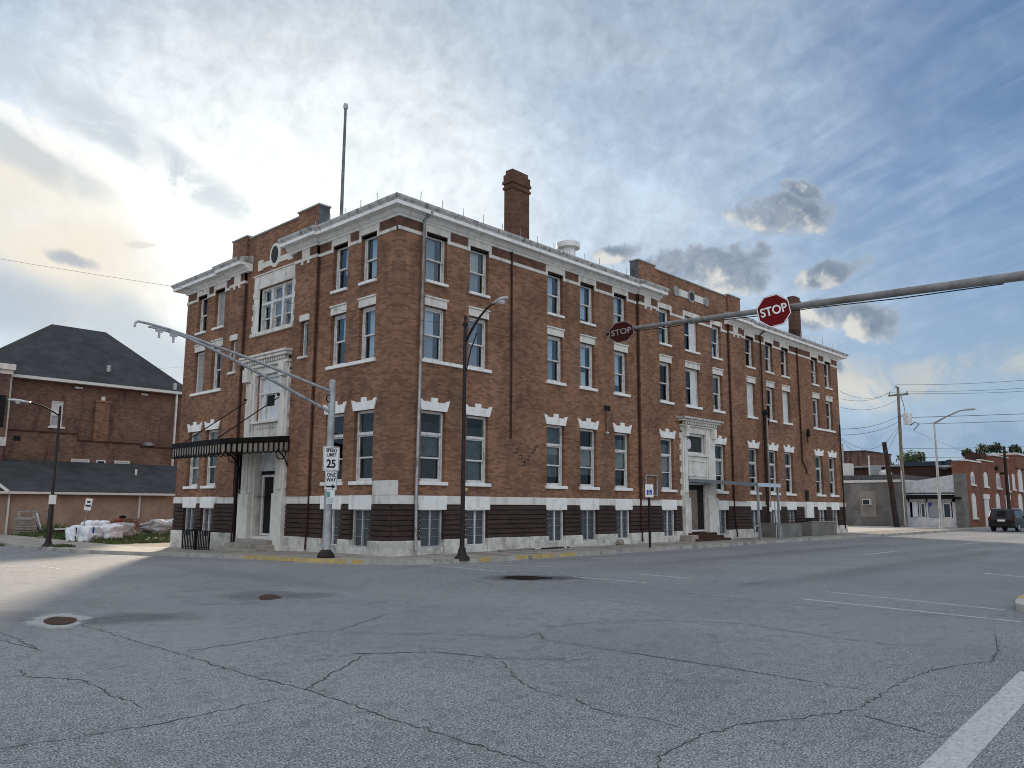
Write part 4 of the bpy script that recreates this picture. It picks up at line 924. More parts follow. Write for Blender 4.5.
# ---- on the roof
mb = MB().box(7.8, 8.9, 2.0, 2.5, 12.2, 15.62); mb.box(7.745, 8.955, 1.945, 2.555, 15.62, 15.73); mb.box(7.79, 8.91, 1.99, 2.51, 15.73, 15.87); mb.box(7.73, 8.97, 1.93, 2.57, 15.87, 15.99); mb.box(7.77, 8.93, 1.97, 2.53, 15.99, 16.3); mb.box(7.84, 8.86, 2.04, 2.46, 16.3, 16.52)
ch = mb.build('chimney', 'chimney_brick', BLD); MB().box(7.78, 8.92, 1.98, 2.52, 12.2, 13.2).build('chimney_flashing', 'rust_pipe', ch); MB().box(8.0, 8.7, 2.15, 2.35, 16.3, 16.56).build('flue', 'interior_dark', ch)
mb = MB().box(36.4, 37.3, 2.0, 2.5, 12.2, 15.75); mb.box(36.33, 37.37, 1.93, 2.57, 15.75, 16.1); mb.box(36.4, 37.3, 2.0, 2.5, 16.1, 16.35); ch = mb.build('chimney', 'chimney_brick', BLD); MB().box(36.38, 37.32, 1.98, 2.52, 12.2, 14.0).build('chimney_flashing', 'rust_pipe', ch)
MB().lathe([(.33, 0), (.33, 1.72), (.54, 1.75), (.56, 1.98), (.53, 2.0), (.30, 2.12), (0, 2.15)], (11.65, 2.0, 12.0), 20).build('roof_ventilator', 'cornice_paint', BLD)
fp = MB().tube([(3, 7.93, 12.0), (3, 7.93, 16), (3, 7.92, 19.55)], [.085, .075, .06], 10).build('flagpole', 'curtain_grey', BLD); MB().lathe([(0, 0), (.09, .02), (.11, .14), (.09, .26), (0, .30)], (3, 7.92, 19.53), 12).build('finial', 'grey_pipe', fp)


# ================================================================== poles, lamps and signs in the street
# old signal pole with twin-pipe arm
mp = thing('mast_arm_pole', 'grey metal pole with a long twin pipe arm reaching over the side street', 'pole', (-1.94, .76, .13))
MB().tube([(0, 0, 0), (0, 0, 3), (0, 0, 5.55)], [.135, .12, .11], 14).build('pole', 'galvanized', mp)
MB().lathe([(.27, -.1), (.27, .08), (.22, .16), (.15, .24), (.13, .26)], (0, 0, 0), 10).build('base_boot', 'dark_wood', mp)
MB().lathe([(.12, 0), (.12, .05), (.06, .1), (0, .11)], (0, 0, 5.55), 12).build('pole_cap', 'galvanized', mp)
X = lambda L: [(x + 1.94, 0, z - .13) for x, z in L]
MB().tube(X([(-1.98, 5.38), (-4.54, 6.00), (-6.44, 6.38), (-7.31, 6.55), (-7.87, 6.62), (-8.19, 6.64), (-8.25, 6.60), (-8.27, 6.48)]), [.055, .05, .045, .04, .035, .035, .035, .03], 8).build('upper_arm', 'galvanized', mp)
MB().tube(X([(-1.98, 4.72), (-4.52, 5.66), (-6.13, 6.21), (-6.97, 6.44), (-7.59, 6.53), (-7.9, 6.54)]), [.055, .05, .045, .04, .035, .03], 8).build('lower_arm', 'galvanized', mp)
MB().tube([(-.12 + .12 * math.cos(t * .5), -.04, 5.02 + .12 * math.sin(t * .5)) for t in range(13)], .018, 6).build('cable_loop', 'black_iron', mp)
MB().bar(X([(-5.5, 6.0)])[0], X([(-5.5, 6.22)])[0], .05, .05).build('arm_brace', 'galvanized', mp)
for x in (-7.6, -7.2):
    z = 6.5 if x < -7.4 else 6.43; MB().bar((x + 1.94, 0, z - .13), (x + 1.94, 0, z - .36), .05, .05).bar((x + 1.84, 0, z - .15), (x + 2.04, 0, z - .15), .06, .08).build('hanger', 'galvanized', mp)

def face_rot(n, roll=0):
    n = Vector(n).normalized(); y = -n; x = y.cross(Vector((0, 0, 1))).normalized(); z = x.cross(y)
    c, s_ = math.cos(roll), math.sin(roll)
    x2 = x * c + z * s_; z2 = z * c - x * s_
    return Matrix((x2, y, z2)).transposed().to_euler()
def rrect(w, h, r, n=4):
    pts = []
    for cx, cz, a0 in ((w / 2 - r, h / 2 - r, 0), (-w / 2 + r, h / 2 - r, 90), (-w / 2 + r, -h / 2 + r, 180), (w / 2 - r, -h / 2 + r, 270)):
        for k in range(n + 1): a = R_(a0 + 90 * k / n); pts.append((cx + r * math.cos(a), cz + r * math.sin(a)))
    return pts
def plate(mb, poly, y0, y1): return mb.prism(poly, lambda u, v, w: (u, w, v), y0, y1)
def outline(mb, w, h, r, t, y):
    a = rrect(w, h, r); b = rrect(w - 2 * t, h - 2 * t, max(.004, r - t)); n = len(a)
    return mb.add([(u, y, v) for u, v in a] + [(u, y, v) for u, v in b], [(i, (i + 1) % n, n + (i + 1) % n, n + i) for i in range(n)])
RX = (R_(90), 0, 0)
sg = thing('traffic_sign', 'white rectangular sign reading SPEED LIMIT 25 on the grey pole', 'sign', (-1.99, .60, 3.22)); sg.rotation_euler = face_rot((.02, -1, 0))
plate(MB(), rrect(.62, .78, .04), -.004, 0).build('panel', 'sign_white', sg); outline(MB(), .58, .74, .03, .014, -.0065).build('border', 'sign_black', sg)
text_mesh("SPEED\nLIMIT", .155, 'lettering', 'sign_black', sg, (0, -.007, .185), RX, .004, 1.0, .95); text_mesh("25", .36, 'numerals', 'sign_black', sg, (0, -.007, -.175), RX, .012, 1.0)
sg = thing('traffic_sign', 'white sign reading ONE WAY with a black arrow, under the speed limit sign', 'sign', (-1.97, .60, 2.52)); sg.rotation_euler = face_rot((.02, -1, 0))
plate(MB(), rrect(.46, .60, .03), -.004, 0).build('panel', 'sign_white', sg); outline(MB(), .43, .57, .025, .010, -.0065).build('border', 'sign_black', sg)
text_mesh("ONE\nWAY", .165, 'lettering', 'sign_black', sg, (0, -.007, .105), RX, .005, .95, .9)
MB().add([(u, -.007, v) for u, v in ((-.18, -.205), (.04, -.205), (.04, -.26), (.19, -.18), (.04, -.10), (.04, -.155), (-.18, -.155))], [tuple(range(7))]).build('arrow', 'sign_black', sg)
sg = thing('notice_plate', 'small pale green and white notice under the ONE WAY sign', 'sign', (-1.96, .60, 2.01)); sg.rotation_euler = face_rot((.02, -1, 0))
plate(MB(), rrect(.30, .42, .01), -.004, 0).build('panel', 'sign_white', sg); plate(MB(), [(-.14, .0), (-.03, .0), (-.03, .17), (-.14, .17)], -.008, -.005).build('green_emblem', 'sign_green', sg)
mb = MB()
for k in range(4): plate(mb, [(-.12, -.06 - k * .035), (.12 - .03 * (k % 2), -.06 - k * .035), (.12 - .03 * (k % 2), -.045 - k * .035), (-.12, -.045 - k * .035)], -.008, -.005)
mb.build('small_print', 'sign_green', sg)

def cobra(t, d, top, arm, head_len, mats, parts=True):
    """lamp arm and head in direction d from the pole top"""
    d = Vector(d); q = Vector((-d.y, d.x, 0)); p0 = Vector((0, 0, top))
    pts = [p0 + d * (arm[0] * s_) + Vector((0, 0, arm[1] * (1 - (1 - s_) ** 1.7))) for s_ in (0, .15, .3, .5, .7, .85, 1)]
    MB().tube(pts, [.045, .042, .04, .036, .033, .03, .03], 8).build('arm', mats[0], t)
    e = pts[-1]; s_ = (pts[-1] - pts[-2]).normalized(); s_ = (s_ + d * .6).normalized(); up = q.cross(s_) * -1
    if up.z < 0: up = -up
    vs = []; prof = [(-.08, .05, .04), (.06, .08, .06), (.28, .14, .085), (.52, .15, .08), (.68, .09, .045), (.72, .03, .02)]
    n = 8
    for a, w, h in prof:
        c = e + s_ * (a * head_len / .7)
        for k in range(n):
            an = 2 * math.pi * k / n; hh = h if math.sin(an) > 0 else h * .45
            vs.append(c + q * (w * math.cos(an)) + up * (hh * math.sin(an)))
    fs = [(i * n + k, i * n + (k + 1) % n, (i + 1) * n + (k + 1) % n, (i + 1) * n + k) for i in range(len(prof) - 1) for k in range(n)] + [tuple(range(n))[::-1], tuple(range((len(prof) - 1) * n, len(prof) * n))]
    h = MB().add(vs, fs, True).build('lamp_head', mats[1], t)
    c = e + s_ * (.36 * head_len / .7) - up * .05
    MB().lathe([(0, -.09), (.07, -.075), (.11, -.02), (.11, .03)], c, 10).build('lens', mats[2], h)

t = thing('street_lamp', 'dark brown street lamp at the kerb before the corner building', 'street lamp', (.88, -2.46, .13), group='street lamps')
MB().tube([(0, 0, 0), (0, 0, 3.5), (0, 0, 7.45)], [.078, .066, .055], 12).build('pole', 'brown_post', t)
MB().lathe([(.26, -.05), (.24, .04), (.15, .12), (.11, .30), (.10, .34)], (0, 0, 0), 10).build('base_plate', 'brown_post', t)
MB().lathe([(.09, 0), (.09, .10), (.03, .12), (.03, .22), (.05, .23), (.05, .32), (0, .34)], (0, 0, 7.42), 10).build('photocell', 'brown_post', t)
MB().tube([(0, -.07, 5.9), (0, -.28, 6.6), (0, -.55, 7.1)], .02, 6).build('arm_stay', 'brown_post', t)
MB().lathe([(0, 0), (.05, .0), (.05, .09), (0, .09)], (.06, -.09, 2.1), 8).build('cover_plate', 'yellow_paint', t)
cobra(t, (0, -1, 0), 6.85, (1.35, 1.10), .56, ('brown_post', 'lens_grey', 'lens_grey'))

t = thing('street_lamp', 'dark street lamp beside the vacant lot, its arm pointing left', 'street lamp', (-3.98, 19.94, gz(-4, 20) + .13), group='street lamps')
MB().tube([(0, 0, 0), (0, 0, 2.0), (0, 0, 2.02), (0, 0, 6.25)], [.13, .11, .075, .055], 12).build('pole', 'brown_post', t)
MB().lathe([(.28, -.05), (.26, .05), (.17, .14), (.15, .2)], (0, 0, 0), 10).build('base_plate', 'brown_post', t); MB().lathe([(.05, 0), (.05, .2), (0, .24)], (0, 0, 6.25), 8).build('photocell', 'brown_post', t)
cobra(t, (-1, 0, 0), 6.0, (1.35, .50), .8, ('brown_post', 'lens_grey', 'lens_grey'))
sg = thing('notice_plate', 'small white notice strapped to the dark lamp post beside the vacant lot', 'sign', (-4.02, 19.76, 1.95)); sg.rotation_euler = face_rot((-.2, -.98, 0))
plate(MB(), rrect(.30, .42, .02), -.004, 0).build('panel', 'sign_white', sg)
mb = MB()
for k in range(3): plate(mb, [(-.09, .10 - k * .09), (.09, .10 - k * .09), (.09, .13 - k * .09), (-.09, .13 - k * .09)], -.008, -.005)
mb.build('faded_print', 'pane_pale', sg)

t = thing('street_lamp', 'tall white street lamp before the grey shop front, arm pointing right', 'street lamp', (52.7, -1.8, .13), group='street lamps')
MB().tube([(0, 0, 0), (0, 0, 4), (0, 0, 8.4)], [.125, .10, .07], 12).build('pole', 'curtain_pale', t); MB().lathe([(.24, 0), (.24, .1), (.17, .14), (.17, .6), (.12, .65)], (0, 0, 0), 10).build('base_plate', 'curtain_pale', t)
MB().tube([(0, 0, 8.3), (0, -.9, 8.75), (0, -1.9, 9.15), (0, -2.3, 9.2)], [.07, .06, .05, .05], 8).build('arm', 'dull_aluminium', t)
h = MB().box(-.13, .13, -3.0, -2.25, 9.15, 9.27).build('lamp_head', 'grey_pipe', t, bevel=.03); MB().box(-.09, .09, -2.9, -2.4, 9.135, 9.15).build('lens', 'lens_grey', h)

# stop sign arm from the opposite corner
pa = Vector((3.39, -6.49, 7.19)); pb = Vector((-.15, -18.22, 5.91)); pd = (pb - pa).normalized(); pc = pb + pd * .95
t = thing('mast_arm_pole', 'grey tapered arm crossing the street high up, carrying two STOP signs', 'pole', (pc.x, pc.y, .13))
L_ = lambda v: Vector(v) - Vector((pc.x, pc.y, .13))
MB().tube([L_(pa), L_(pa + (pb - pa) * .5), L_(pb), L_(pc)], [.055, .074, .092, .10], 12).build('arm', 'dull_aluminium', t)
MB().tube([(0, 0, 0), (0, 0, 6.4)], [.16, .12], 14).build('pole', 'dull_aluminium', t); MB().lathe([(.24, 0), (.24, .05), (.17, .1)], (0, 0, 0), 10).build('base_plate', 'dull_aluminium', t)
MB().lathe([(.07, -.03), (.075, .0), (.07, .06), (0, .08)], L_(pa), 10).build('arm_cap', 'dull_aluminium', t); MB().bar(L_(pa - pd * -.1), L_(pa - pd * .28 - Vector((0, 0, .1))), .04, .05).build('end_bracket', 'black_iron', t)

def stop_sign(label, P, n, roll, red, white, size=.76, flat=1.0):
    s_ = thing('stop_sign', label, 'sign', P, group='stop signs on the arm'); s_.rotation_euler = face_rot(n, roll)
    oc = lambda r: [(r * math.cos(R_(22.5 + 45 * k)), r * math.sin(R_(22.5 + 45 * k)) * flat) for k in range(8)]
    r = size / 2 / math.cos(R_(22.5))
    plate(MB(), oc(r), -.004, 0).build('panel', red, s_)
    a, b = oc(r * .985), oc(r * .93)
    MB().add([(u, -.0065, v) for u, v in a] + [(u, -.0065, v) for u, v in b], [(i, (i + 1) % 8, 8 + (i + 1) % 8, 8 + i) for i in range(8)]).build('border', white, s_)
    text_mesh("STOP", .295 * size / .76, 'lettering', white, s_, (0, -.008, .0), RX, .006, .88)
    MB().box(-.06, .06, .002, .34, .06, .2).build('clamp', 'dull_aluminium', s_)
    return s_
fwd = Vector((.7187, .679, .15))
for q in (.035, .07, .515, .56): c_ = pa + (pb - pa) * q; MB().tube([L_(c_ - pd * .03), L_(c_ + pd * .03)], .068 + .03 * q, 12).build('band_clamp', 'grey_pipe', t)
MB().tube([L_(pa + (pb - pa) * q + Vector((0, 0, -.075 - .03 * q - .03 * (k % 2)))) for k, q in enumerate((.08, .2, .32, .5, .62, .8, .97))], .012, 5).build('cable', 'wire_black', t)
p1 = pa + (pb - pa) * .052; p2 = pa + (pb - pa) * .537
stop_sign('darker STOP sign at the tip of the arm, twisted and leaning back', p1 - Vector((.40, .16, 0)) - Vector((0, 0, .17)), (-.86, -.34, .38), R_(10), 'sign_red_shaded', 'shaded_letters')
stop_sign('bright red STOP sign midway along the arm', p2 - Vector((.42, .11, 0)) - Vector((0, 0, .14)), (-.965, -.26, -.02), R_(10), 'sign_red', 'sign_white')

# parking sign on a brown post
t = thing('parking_sign', 'white and blue accessible parking sign on a brown post at the kerb', 'sign', (11.23, -2.5, .13))
MB().bar((0, 0, 0), (0, 0, 2.5), .075, .075).build('post', 'brown_post', t)
p_ = plate(MB(), rrect(.34, .52, .03), -.05, -.042).build('panel', 'sign_white', t); p_.location = (0, 0, 2.27); p_.rotation_euler = (0, 0, R_(-38))
plate(MB(), rrect(.22, .20, .01), -.055, -.051).build('blue_square', 'sign_blue', p_).location = (0, 0, -.06)
mb = MB(); y = -.0575
plate(mb, [(.022 * math.cos(k * .7854) - .01, .022 * math.sin(k * .7854) + .02) for k in range(8)], y - .001, y)
plate(mb, [(-.02, -.01), (-.002, -.01), (.0, -.055), (.045, -.055), (.07, -.11), (.055, -.115), (.035, -.07), (-.018, -.07)], y - .001, y)
a = [(.055 * math.cos(R_(g)) - .002, .055 * math.sin(R_(g)) - .085) for g in range(110, 361, 25)]; b = [(.04 * math.cos(R_(g)) - .002, .04 * math.sin(R_(g)) - .085) for g in range(110, 361, 25)]; n = len(a)
mb.add([(u, y, v) for u, v in a + b], [(i, i + 1, n + i + 1, n + i) for i in range(n - 1)]); mb.build('wheelchair_symbol', 'sign_white', p_).location = (0, 0, -.02)
mb = MB(); plate(mb, [(-.12, .14), (.12, .14), (.12, .17), (-.12, .17)], -.055, -.051); plate(mb, [(-.10, .09), (.10, .09), (.10, .115), (-.10, .115)], -.055, -.051); mb.build('print_lines', 'pane_pale', p_)

# small tilted sign at the lot
t = thing('parking_sign', 'small white sign on a leaning thin post beside the white sacks', 'sign', (-1.15, 24.2, -.2)); t.rotation_euler = (0, R_(7), 0)
MB().bar((0, 0, -.1), (0, 0, 2.1), .05, .05).build('post', 'grey_pipe', t); p_ = plate(MB(), rrect(.32, .62, .02), -.035, -.03).build('panel', 'sign_white', t); p_.location = (0, 0, 1.95); p_.rotation_euler = (0, 0, R_(-25))
mb = MB(); plate(mb, [(-.08, .08), (.08, .08), (.08, .18), (-.08, .18)], -.042, -.036); plate(mb, [(-.12, -.12), (.12, -.12), (.12, -.02), (-.12, -.02)], -.042, -.036); mb.build('print_lines', 'curtain_dark', p_)

# hoop rails, service pole, areaway walls by the street entrance
for i, (x, y, lb) in enumerate(((21.2, -2.2, 'grey hoop rail under the near end of the flat awning'), (25.0, -1.5, 'grey hoop rail beside the far awning post'))):
    t = thing('hoop_rail', lb, 'rail', (x, y, .13), group='hoop rails by the awning'); MB().tube([(-.3, 0, 0), (-.3, 0, .55), (-.2, 0, .72), (.2, 0, .72), (.3, 0, .55), (.3, 0, 0)], .035, 8).build('hoop', 'galvanized', t); MB().box(-.42, -.18, -.1, .1, 0, .015).box(.18, .42, -.1, .1, 0, .015).build('foot_plate', 'galvanized', t)
t = thing('service_pole', 'thin dark service pole against the brick wall beyond the awning, with wires at its head', 'pole', (26.1, -.42, .13))
MB().tube([(0, 0, 0), (0, 0, 3), (.05, 0, 6.85)], [.075, .07, .06], 10).build('pole', 'dark_wood', t); MB().lathe([(.0, 0), (.16, .05), (.18, .22), (.08, .34), (0, .36)], (-.02, -.05, 6.75), 10).build('weather_head', 'black_iron', t)
MB().tube([(.05, 0, 6.7), (.35, -.05, 6.5), (.5, -.05, 6.65), (.4, .0, 6.2)], .03, 6).build('cable_loop', 'black_iron', t); MB().tube([(.06, -.12, .1), (.06, -.12, 6.6)], .03, 6).build('conduit', 'board_grey', t); MB().box(-.10, .10, -.16, -.10, 1.4, 1.65).build('tag_plate', 'sign_white', t)
for x0, x1, y, lb in ((25.7, 28.3, -1.35, 'low stained concrete areaway wall with a rusty rail, the nearer of two'), (29.6, 33.2, -1.35, 'longer low concrete areaway wall near the far end of the building')):
    t = thing('areaway_wall', lb, 'wall', (x0, y, .13), group='areaway walls along the basement'); w_ = x1 - x0
    MB().box(0, w_, 0, .16, 0, .78).box(0, .16, .16, 1.25, 0, .78).box(w_ - .16, w_, .16, 1.25, 0, .78).build('wall', 'block_wall', t, bevel=.015)
    MB().box(-.02, w_ + .02, -.02, .18, .78, .83).build('coping', 'concrete' if x0 > 28 else 'rust_dirt', t); MB().bar((.05, .08, .98), (w_ - .05, .08, .98), .03, .03).bar((.08, .08, .82), (.08, .08, .98), .03, .03).bar((w_ - .08, .08, .82), (w_ - .08, .08, .98), .03, .03).build('rail', 'black_iron', t)
t = thing('bollard', 'white leaning pipe standing between the awning and the areaway wall', 'post', (26.9, -.5, .13)); MB().tube([(0, 0, .75), (-.1, 0, 1.95)], .05, 8).tube([(0, 0, 0), (0, 0, .75)], .05, 8).build('pipe', 'sign_white', t)

# things left on the pavement
for i, (x, y, L, rz, m, lb) in enumerate(((4.6, -.42, 2.0, 2, 'weathered_wood', 'short grey plank lying at the foot of the wall, nearest the brown lamp'), (5.8, -.30, 2.6, -3, 'board_white', 'long pale plank lying along the stone base'), (6.9, -.52, 1.7, 4, 'rust_dirt', 'rust stained plank lying askew before the stone base'))):
    t = MB().box(0, L, -.07, .07, 0, .05).build('plank', m, bevel=.006); tag(at(t, (x, y, .136 + (.0 if i != 1 else .0)), R_(rz)), lb, 'plank', 'planks along the wall base')
def lump(name, c, size, mat, seed, amp=.12, sub=3, label=None, cat=None, group=None, parent=None, boxy=.6, rz=0):
    bm = bmesh.new(); bmesh.ops.create_icosphere(bm, subdivisions=sub, radius=1); rr = random.Random(seed)
    import mathutils
    off = Vector((rr.random() * 50, rr.random() * 50, rr.random() * 50))
    for v in bm.verts:
        p = v.co.normalized(); m = max(abs(p.x), abs(p.y), abs(p.z)); q = p.lerp(p / m, boxy)
        q = q * (1 + amp * mathutils.noise.fractal(p * 1.6 + off, 1.0, 2.0, 4) + amp * .35 * abs(mathutils.noise.noise(p * 5 + off)))
        v.co = Vector((q.x * size[0], q.y * size[1], max(-1, q.z) * size[2] + size[2]))
    me = bpy.data.meshes.new(name); bm.to_mesh(me); bm.free(); me.materials.append(MATS[mat])
    for f in me.polygons: f.use_smooth = True
    o = bpy.data.objects.new(name, me); COL.objects.link(o); o.location = c; o.rotation_euler = (0, 0, rz)
    if parent: o.parent = parent
    if label: tag(o, label, cat, group)
    return o
lump('paper_bag', (12.0, -.45, .13), (.16, .12, .12), 'canopy_pale', 3, .3, 3, 'small crumpled paper bag lying by the stone base', 'litter')

# ---- vacant lot: sacks, bricks, tarp, stacked lumber, low wall
lz = -.19
for i, (x, y, s_, m, lb) in enumerate(((-1.35, 24.6, (.30, .33, .40), 'sack_white', 'slim white bulk sack standing left of the other sacks'), (-.75, 24.1, (.46, .43, .40), 'sack_white', 'square white bulk sack with a printed panel, second from the left'), (.35, 24.4, (.54, .48, .42), 'sack_white', 'bulging white bulk sack at the right of the front row'), (.15, 26.0, (.62, .5, .52), 'sack_white', 'white bulk sack standing behind the front row'), (2.6, 28.5, (.62, .5, .42), 'tarp_grey', 'torn pale sack slumped beside the bricks'))):
    o = lump('bulk_sack', (x, y, lz), s_, m, 20 + i, .26, 4, lb, 'sack', 'bulk sacks on the vacant lot', None, .62, R_(20))
    if i == 1: MB().box(-.02, .28, -.50, -.475, .45, .68).build('printed_panel', 'pane_pale', o)
    if i < 2: MB().box(-.20, -.13, -s_[1] * 1.06, -s_[1] * .98, .15, .75).build('dark_strap', 'sign_blue' if i else 'curtain_dark', o)
pl = thing('brick_pallet', 'stack of reclaimed bricks on a pallet behind the white sacks', 'bricks', (3.5, 31.0, lz + .12), R_(5)); rr = random.Random(9)
MB().box(-.9, .9, -.5, .5, 0, .05).box(-.9, .9, -.5, -.4, .05, .13).box(-.9, .9, .4, .5, .05, .13).box(-.9, .9, -.5, .5, .13, .16).build('pallet', 'weathered_wood', pl)
mb = MB()
for k in range(9):
    for j in range(8):
        if k == 8 and rr.random() < .35: continue
        mb.box(-.88 + j * .22 + rr.uniform(0, .01), -.88 + j * .22 + .205, -.46 + rr.uniform(-.03, .03), .46, .162 + k * .09, .245 + k * .09)
mb.build('bricks', 'loose_brick', pl)
o = lump('hydrant_pump', (3.15, 30.6, lz), (.16, .16, .55), 'red_paint', 41, .1, 3, 'small red machine beside the brick pallet', 'machine'); MB().lathe([(.12, 0), (.2, .05), (.2, .15), (0, .2)], (.2, 0, 1.08), 10).build('cap', 'black_iron', o)
tp = lump('tarp_heap', (6.4, 31.6, lz), (1.35, .9, .50), 'tarp_grey', 33, .5, 4, 'heap under pale torn tarpaulin with a blue patch', 'tarpaulin', None, None, .2)
lump('tarpaulin_fold', (.25, -.15, .35), (.95, .6, .28), 'sack_white', 35, .3, 4, parent=tp, boxy=.1); lump('blue_patch', (.35, -.45, .62), (.36, .26, .14), 'sack_blue', 36, .2, 3, parent=tp, boxy=.2)
t = thing('low_wall', 'low dark wall with a pale top at the edge of the lot', 'wall', (.1, 30.0, lz)); MB().box(-.6, .75, -.15, .15, 0, .48).build('wall', 'dark_brick', t); MB().box(-.65, .95, -.2, .2, .48, .54).build('coping', 'sign_white', t)
t = thing('lumber_stack', 'stack of weathered boards and crates against the tan brick wall', 'lumber', (.0, 36.8, lz)); rr = random.Random(4)
for k in range(7): MB().box(-.75 + rr.uniform(-.08, .08), .35 + rr.uniform(-.1, .1), -.4, .3, k * .16, k * .16 + (.10 if k % 2 else .14)).build('board', 'weathered_wood' if k % 3 else 'board_grey', t)
for k in range(3): MB().bar((.45 + k * .14, -.35, 0), (.30 + k * .10, .35, 1.35), .09, .05).build('leaning_board', 'weathered_wood' if k < 2 else 'board_white', t)
mb = MB(); frame_boxes(mb, FR, -.55, .55, .95, 1.5, -.42, -.36, .1); mb.build('crate_frame', 'board_grey', t)
t = thing('trellis', 'broken pale wooden frame leaning on the tan brick wall', 'frame', (1.35, 37.5, lz)); t.rotation_euler = (R_(-8), 0, 0)
mb = MB().bar((.1, 0, 0), (-.15, 0, 1.5), .08, .04).bar((-.5, 0, 1.5), (.5, 0, 1.54), .06, .04).bar((-.05, 0, 1.1), (.4, 0, 1.15), .05, .03).bar((0, 0, .7), (.35, 0, .72), .05, .03); mb.build('frame', 'weathered_wood', t)

rr = random.Random(21); mb = MB()
for _ in range(170):
    x, y = rr.uniform(-.9, 8), rr.uniform(22.5, 34); a = rr.uniform(0, 3); q = rr.choice((.08, .1, .14, .3)); z = gz(x, y) + .1
    mb.use(rr.choice(('loose_brick', 'weathered_wood', 'concrete', 'tarp_grey'))).bar((x, y, z + .04), (x + q * math.cos(a), y + q * math.sin(a), z + rr.uniform(.03, .10)), rr.uniform(.05, .12), rr.uniform(.04, .08))
kind(mb.build('rubble'), 'stuff')
def blades(name, spots, n, h, mat, seed, k='stuff'):
    rr = random.Random(seed); mb = MB()
    for _ in range(n):
        x0, x1, y0, y1, z, hh = rr.choice(spots); x = rr.uniform(x0, x1); y = rr.uniform(y0, y1); a = rr.uniform(0, 6.28); H = h * hh * rr.uniform(.4, 1.2); w = .018 + .03 * rr.random(); l = rr.uniform(-.5, .5) * H; m_ = rr.uniform(-.5, .5) * H
        zz = gz(x, y) + z; dx, dy = math.cos(a) * w, math.sin(a) * w
        mb.add([(x - dx, y - dy, zz), (x + dx, y + dy, zz), (x + l * .5 + dx * .7, y + m_ * .5 + dy * .7, zz + H * .6), (x + l, y + m_, zz + H)], [(0, 1, 2, 3)])
    return kind(mb.build(name, mat, recalc=False), k)
blades('grass', [(-1.0, 9, 21, 31, .1, 1), (-1.0, 3, 20.5, 23.4, .1, .8), (0, 9, 24, 33, .1, 1.2), (-1, 12, 34, 37.5, .1, 1.1), (-.9, 0, 26, 36, .1, 1.6)], 7000, .17, 'grass_blade', 5)
blades('weeds', [(-.9, .6, 27.5, 30.2, .1, 1.6), (-.6, 1.8, 23.0, 23.9, .1, 1.0), (2, 7, 28, 30, .1, 1.0), (-6, -4.5, 24, 30, .0, .8), (-4.0, -3.2, 18.7, 20.0, .13, .5), (-.3, .4, 31, 34, .1, 3.2)], 2200, .24, 'leaf_green', 6)

# ================================================================== buildings on the left
HB = thing('brick_hall', 'large dark brick hall with a steep slate grey hip roof on the left', 'building', (0, 0, 0))
mb = MB(); wall(mb, FR, -2.8, 13.0, -.5, 10.7, -44, .25, [(2.85, 3.68, 7.39, 9.33)]); mb.box(-2.8, 13.0, 44.5, 58, -.5, 10.7)
mb.add([(13.0, 44, -.5), (13.0, 44.5, -.5), (13.0, 44.5, 10.7), (13.0, 44, 10.7)], [(0, 1, 2, 3)]); mb.build('wall', 'hall_brick', HB)
mb = MB()
for a, b, z in ((.0, 4.65, 6.88), (4.65, 9.3, 6.40), (9.3, 12.05, 6.2)): mb.box(a, b, 43.62, 43.99, -.5, z)
mb.build('lower_wall', 'hall_brick', HB)
mb = MB()
for a, b, z in ((.0, 4.7, 6.882), (4.7, 9.35, 6.402), (9.35, 12.1, 6.202)): mb.box(a, b, 43.55, 44.0, z, z + .09)
mb.build('ledge', 'rust_pipe', HB)
w = 5.9
mb = MB().add([(-3.2, 43.4, 10.86), (13.4, 43.4, 10.86), (13.4, 58.6, 10.86), (-3.2, 58.6, 10.86), (4.13, 50, 16.2), (8.32, 50, 16.2)], [(0, 1, 5, 4), (1, 2, 5), (2, 3, 4, 5), (3, 0, 4), (3, 2, 1, 0)]); mb.build('roof', 'shingle', HB)
MB().box(-3.25, 13.45, 43.3, 43.42, 10.66, 10.87).box(13.38, 13.48, 43.4, 58.6, 10.66, 10.87).box(-3.2, 13.4, 43.42, 44, 10.68, 10.85).build('gutter', 'white_trim', HB)
for x in (-.05, 11.9): MB().bar((x, 43.5, -.3 if x > 1 else 6.0), (x, 43.5, 10.66), .16, .12).build('downspout', 'white_trim', HB)
mb = MB(); frame_boxes(mb, FR, 2.86, 3.67, 7.4, 9.32, -44.22, -44.08, .09); mb.box(2.9, 3.62, 44.1, 44.16, 8.2, 8.28); wn = mb.build('window', 'white_trim', HB); panel(FR, 2.9, 3.64, 8.24, 9.3, -44.14, 'board_white', 'pane_backing', wn); panel(FR, 2.9, 3.64, 7.42, 8.24, -44.16, 'pane_slate', 'glass', wn); MB().box(2.7, 3.85, 43.85, 44.1, 7.26, 7.385).build('sill', 'limestone', wn)
MB().box(5.83, 6.85, 43.7, 43.995, 6.4, 9.45).box(5.75, 6.93, 43.62, 43.995, 9.45, 9.6).build('chimney_breast', 'brick', HB); MB().lathe([(.18, 0), (.16, .3), (0, .3)], (6.34, 43.8, 9.6), 8).build('chimney_pot', 'limestone', HB)
for a, b in ((4.35, 5.63), (6.11, 6.78), (7.42, 8.56)):
    mb = MB(); frame_boxes(mb, FR, a, b, 4.55, 5.06, -43.6, -43.5, .1); wn = mb.build('window', 'white_trim', HB); panel(FR, a + .05, b - .05, 4.5, 5.02, -43.55, 'board_white' if b - a > 1 else 'interior_dark', 'pane', wn)
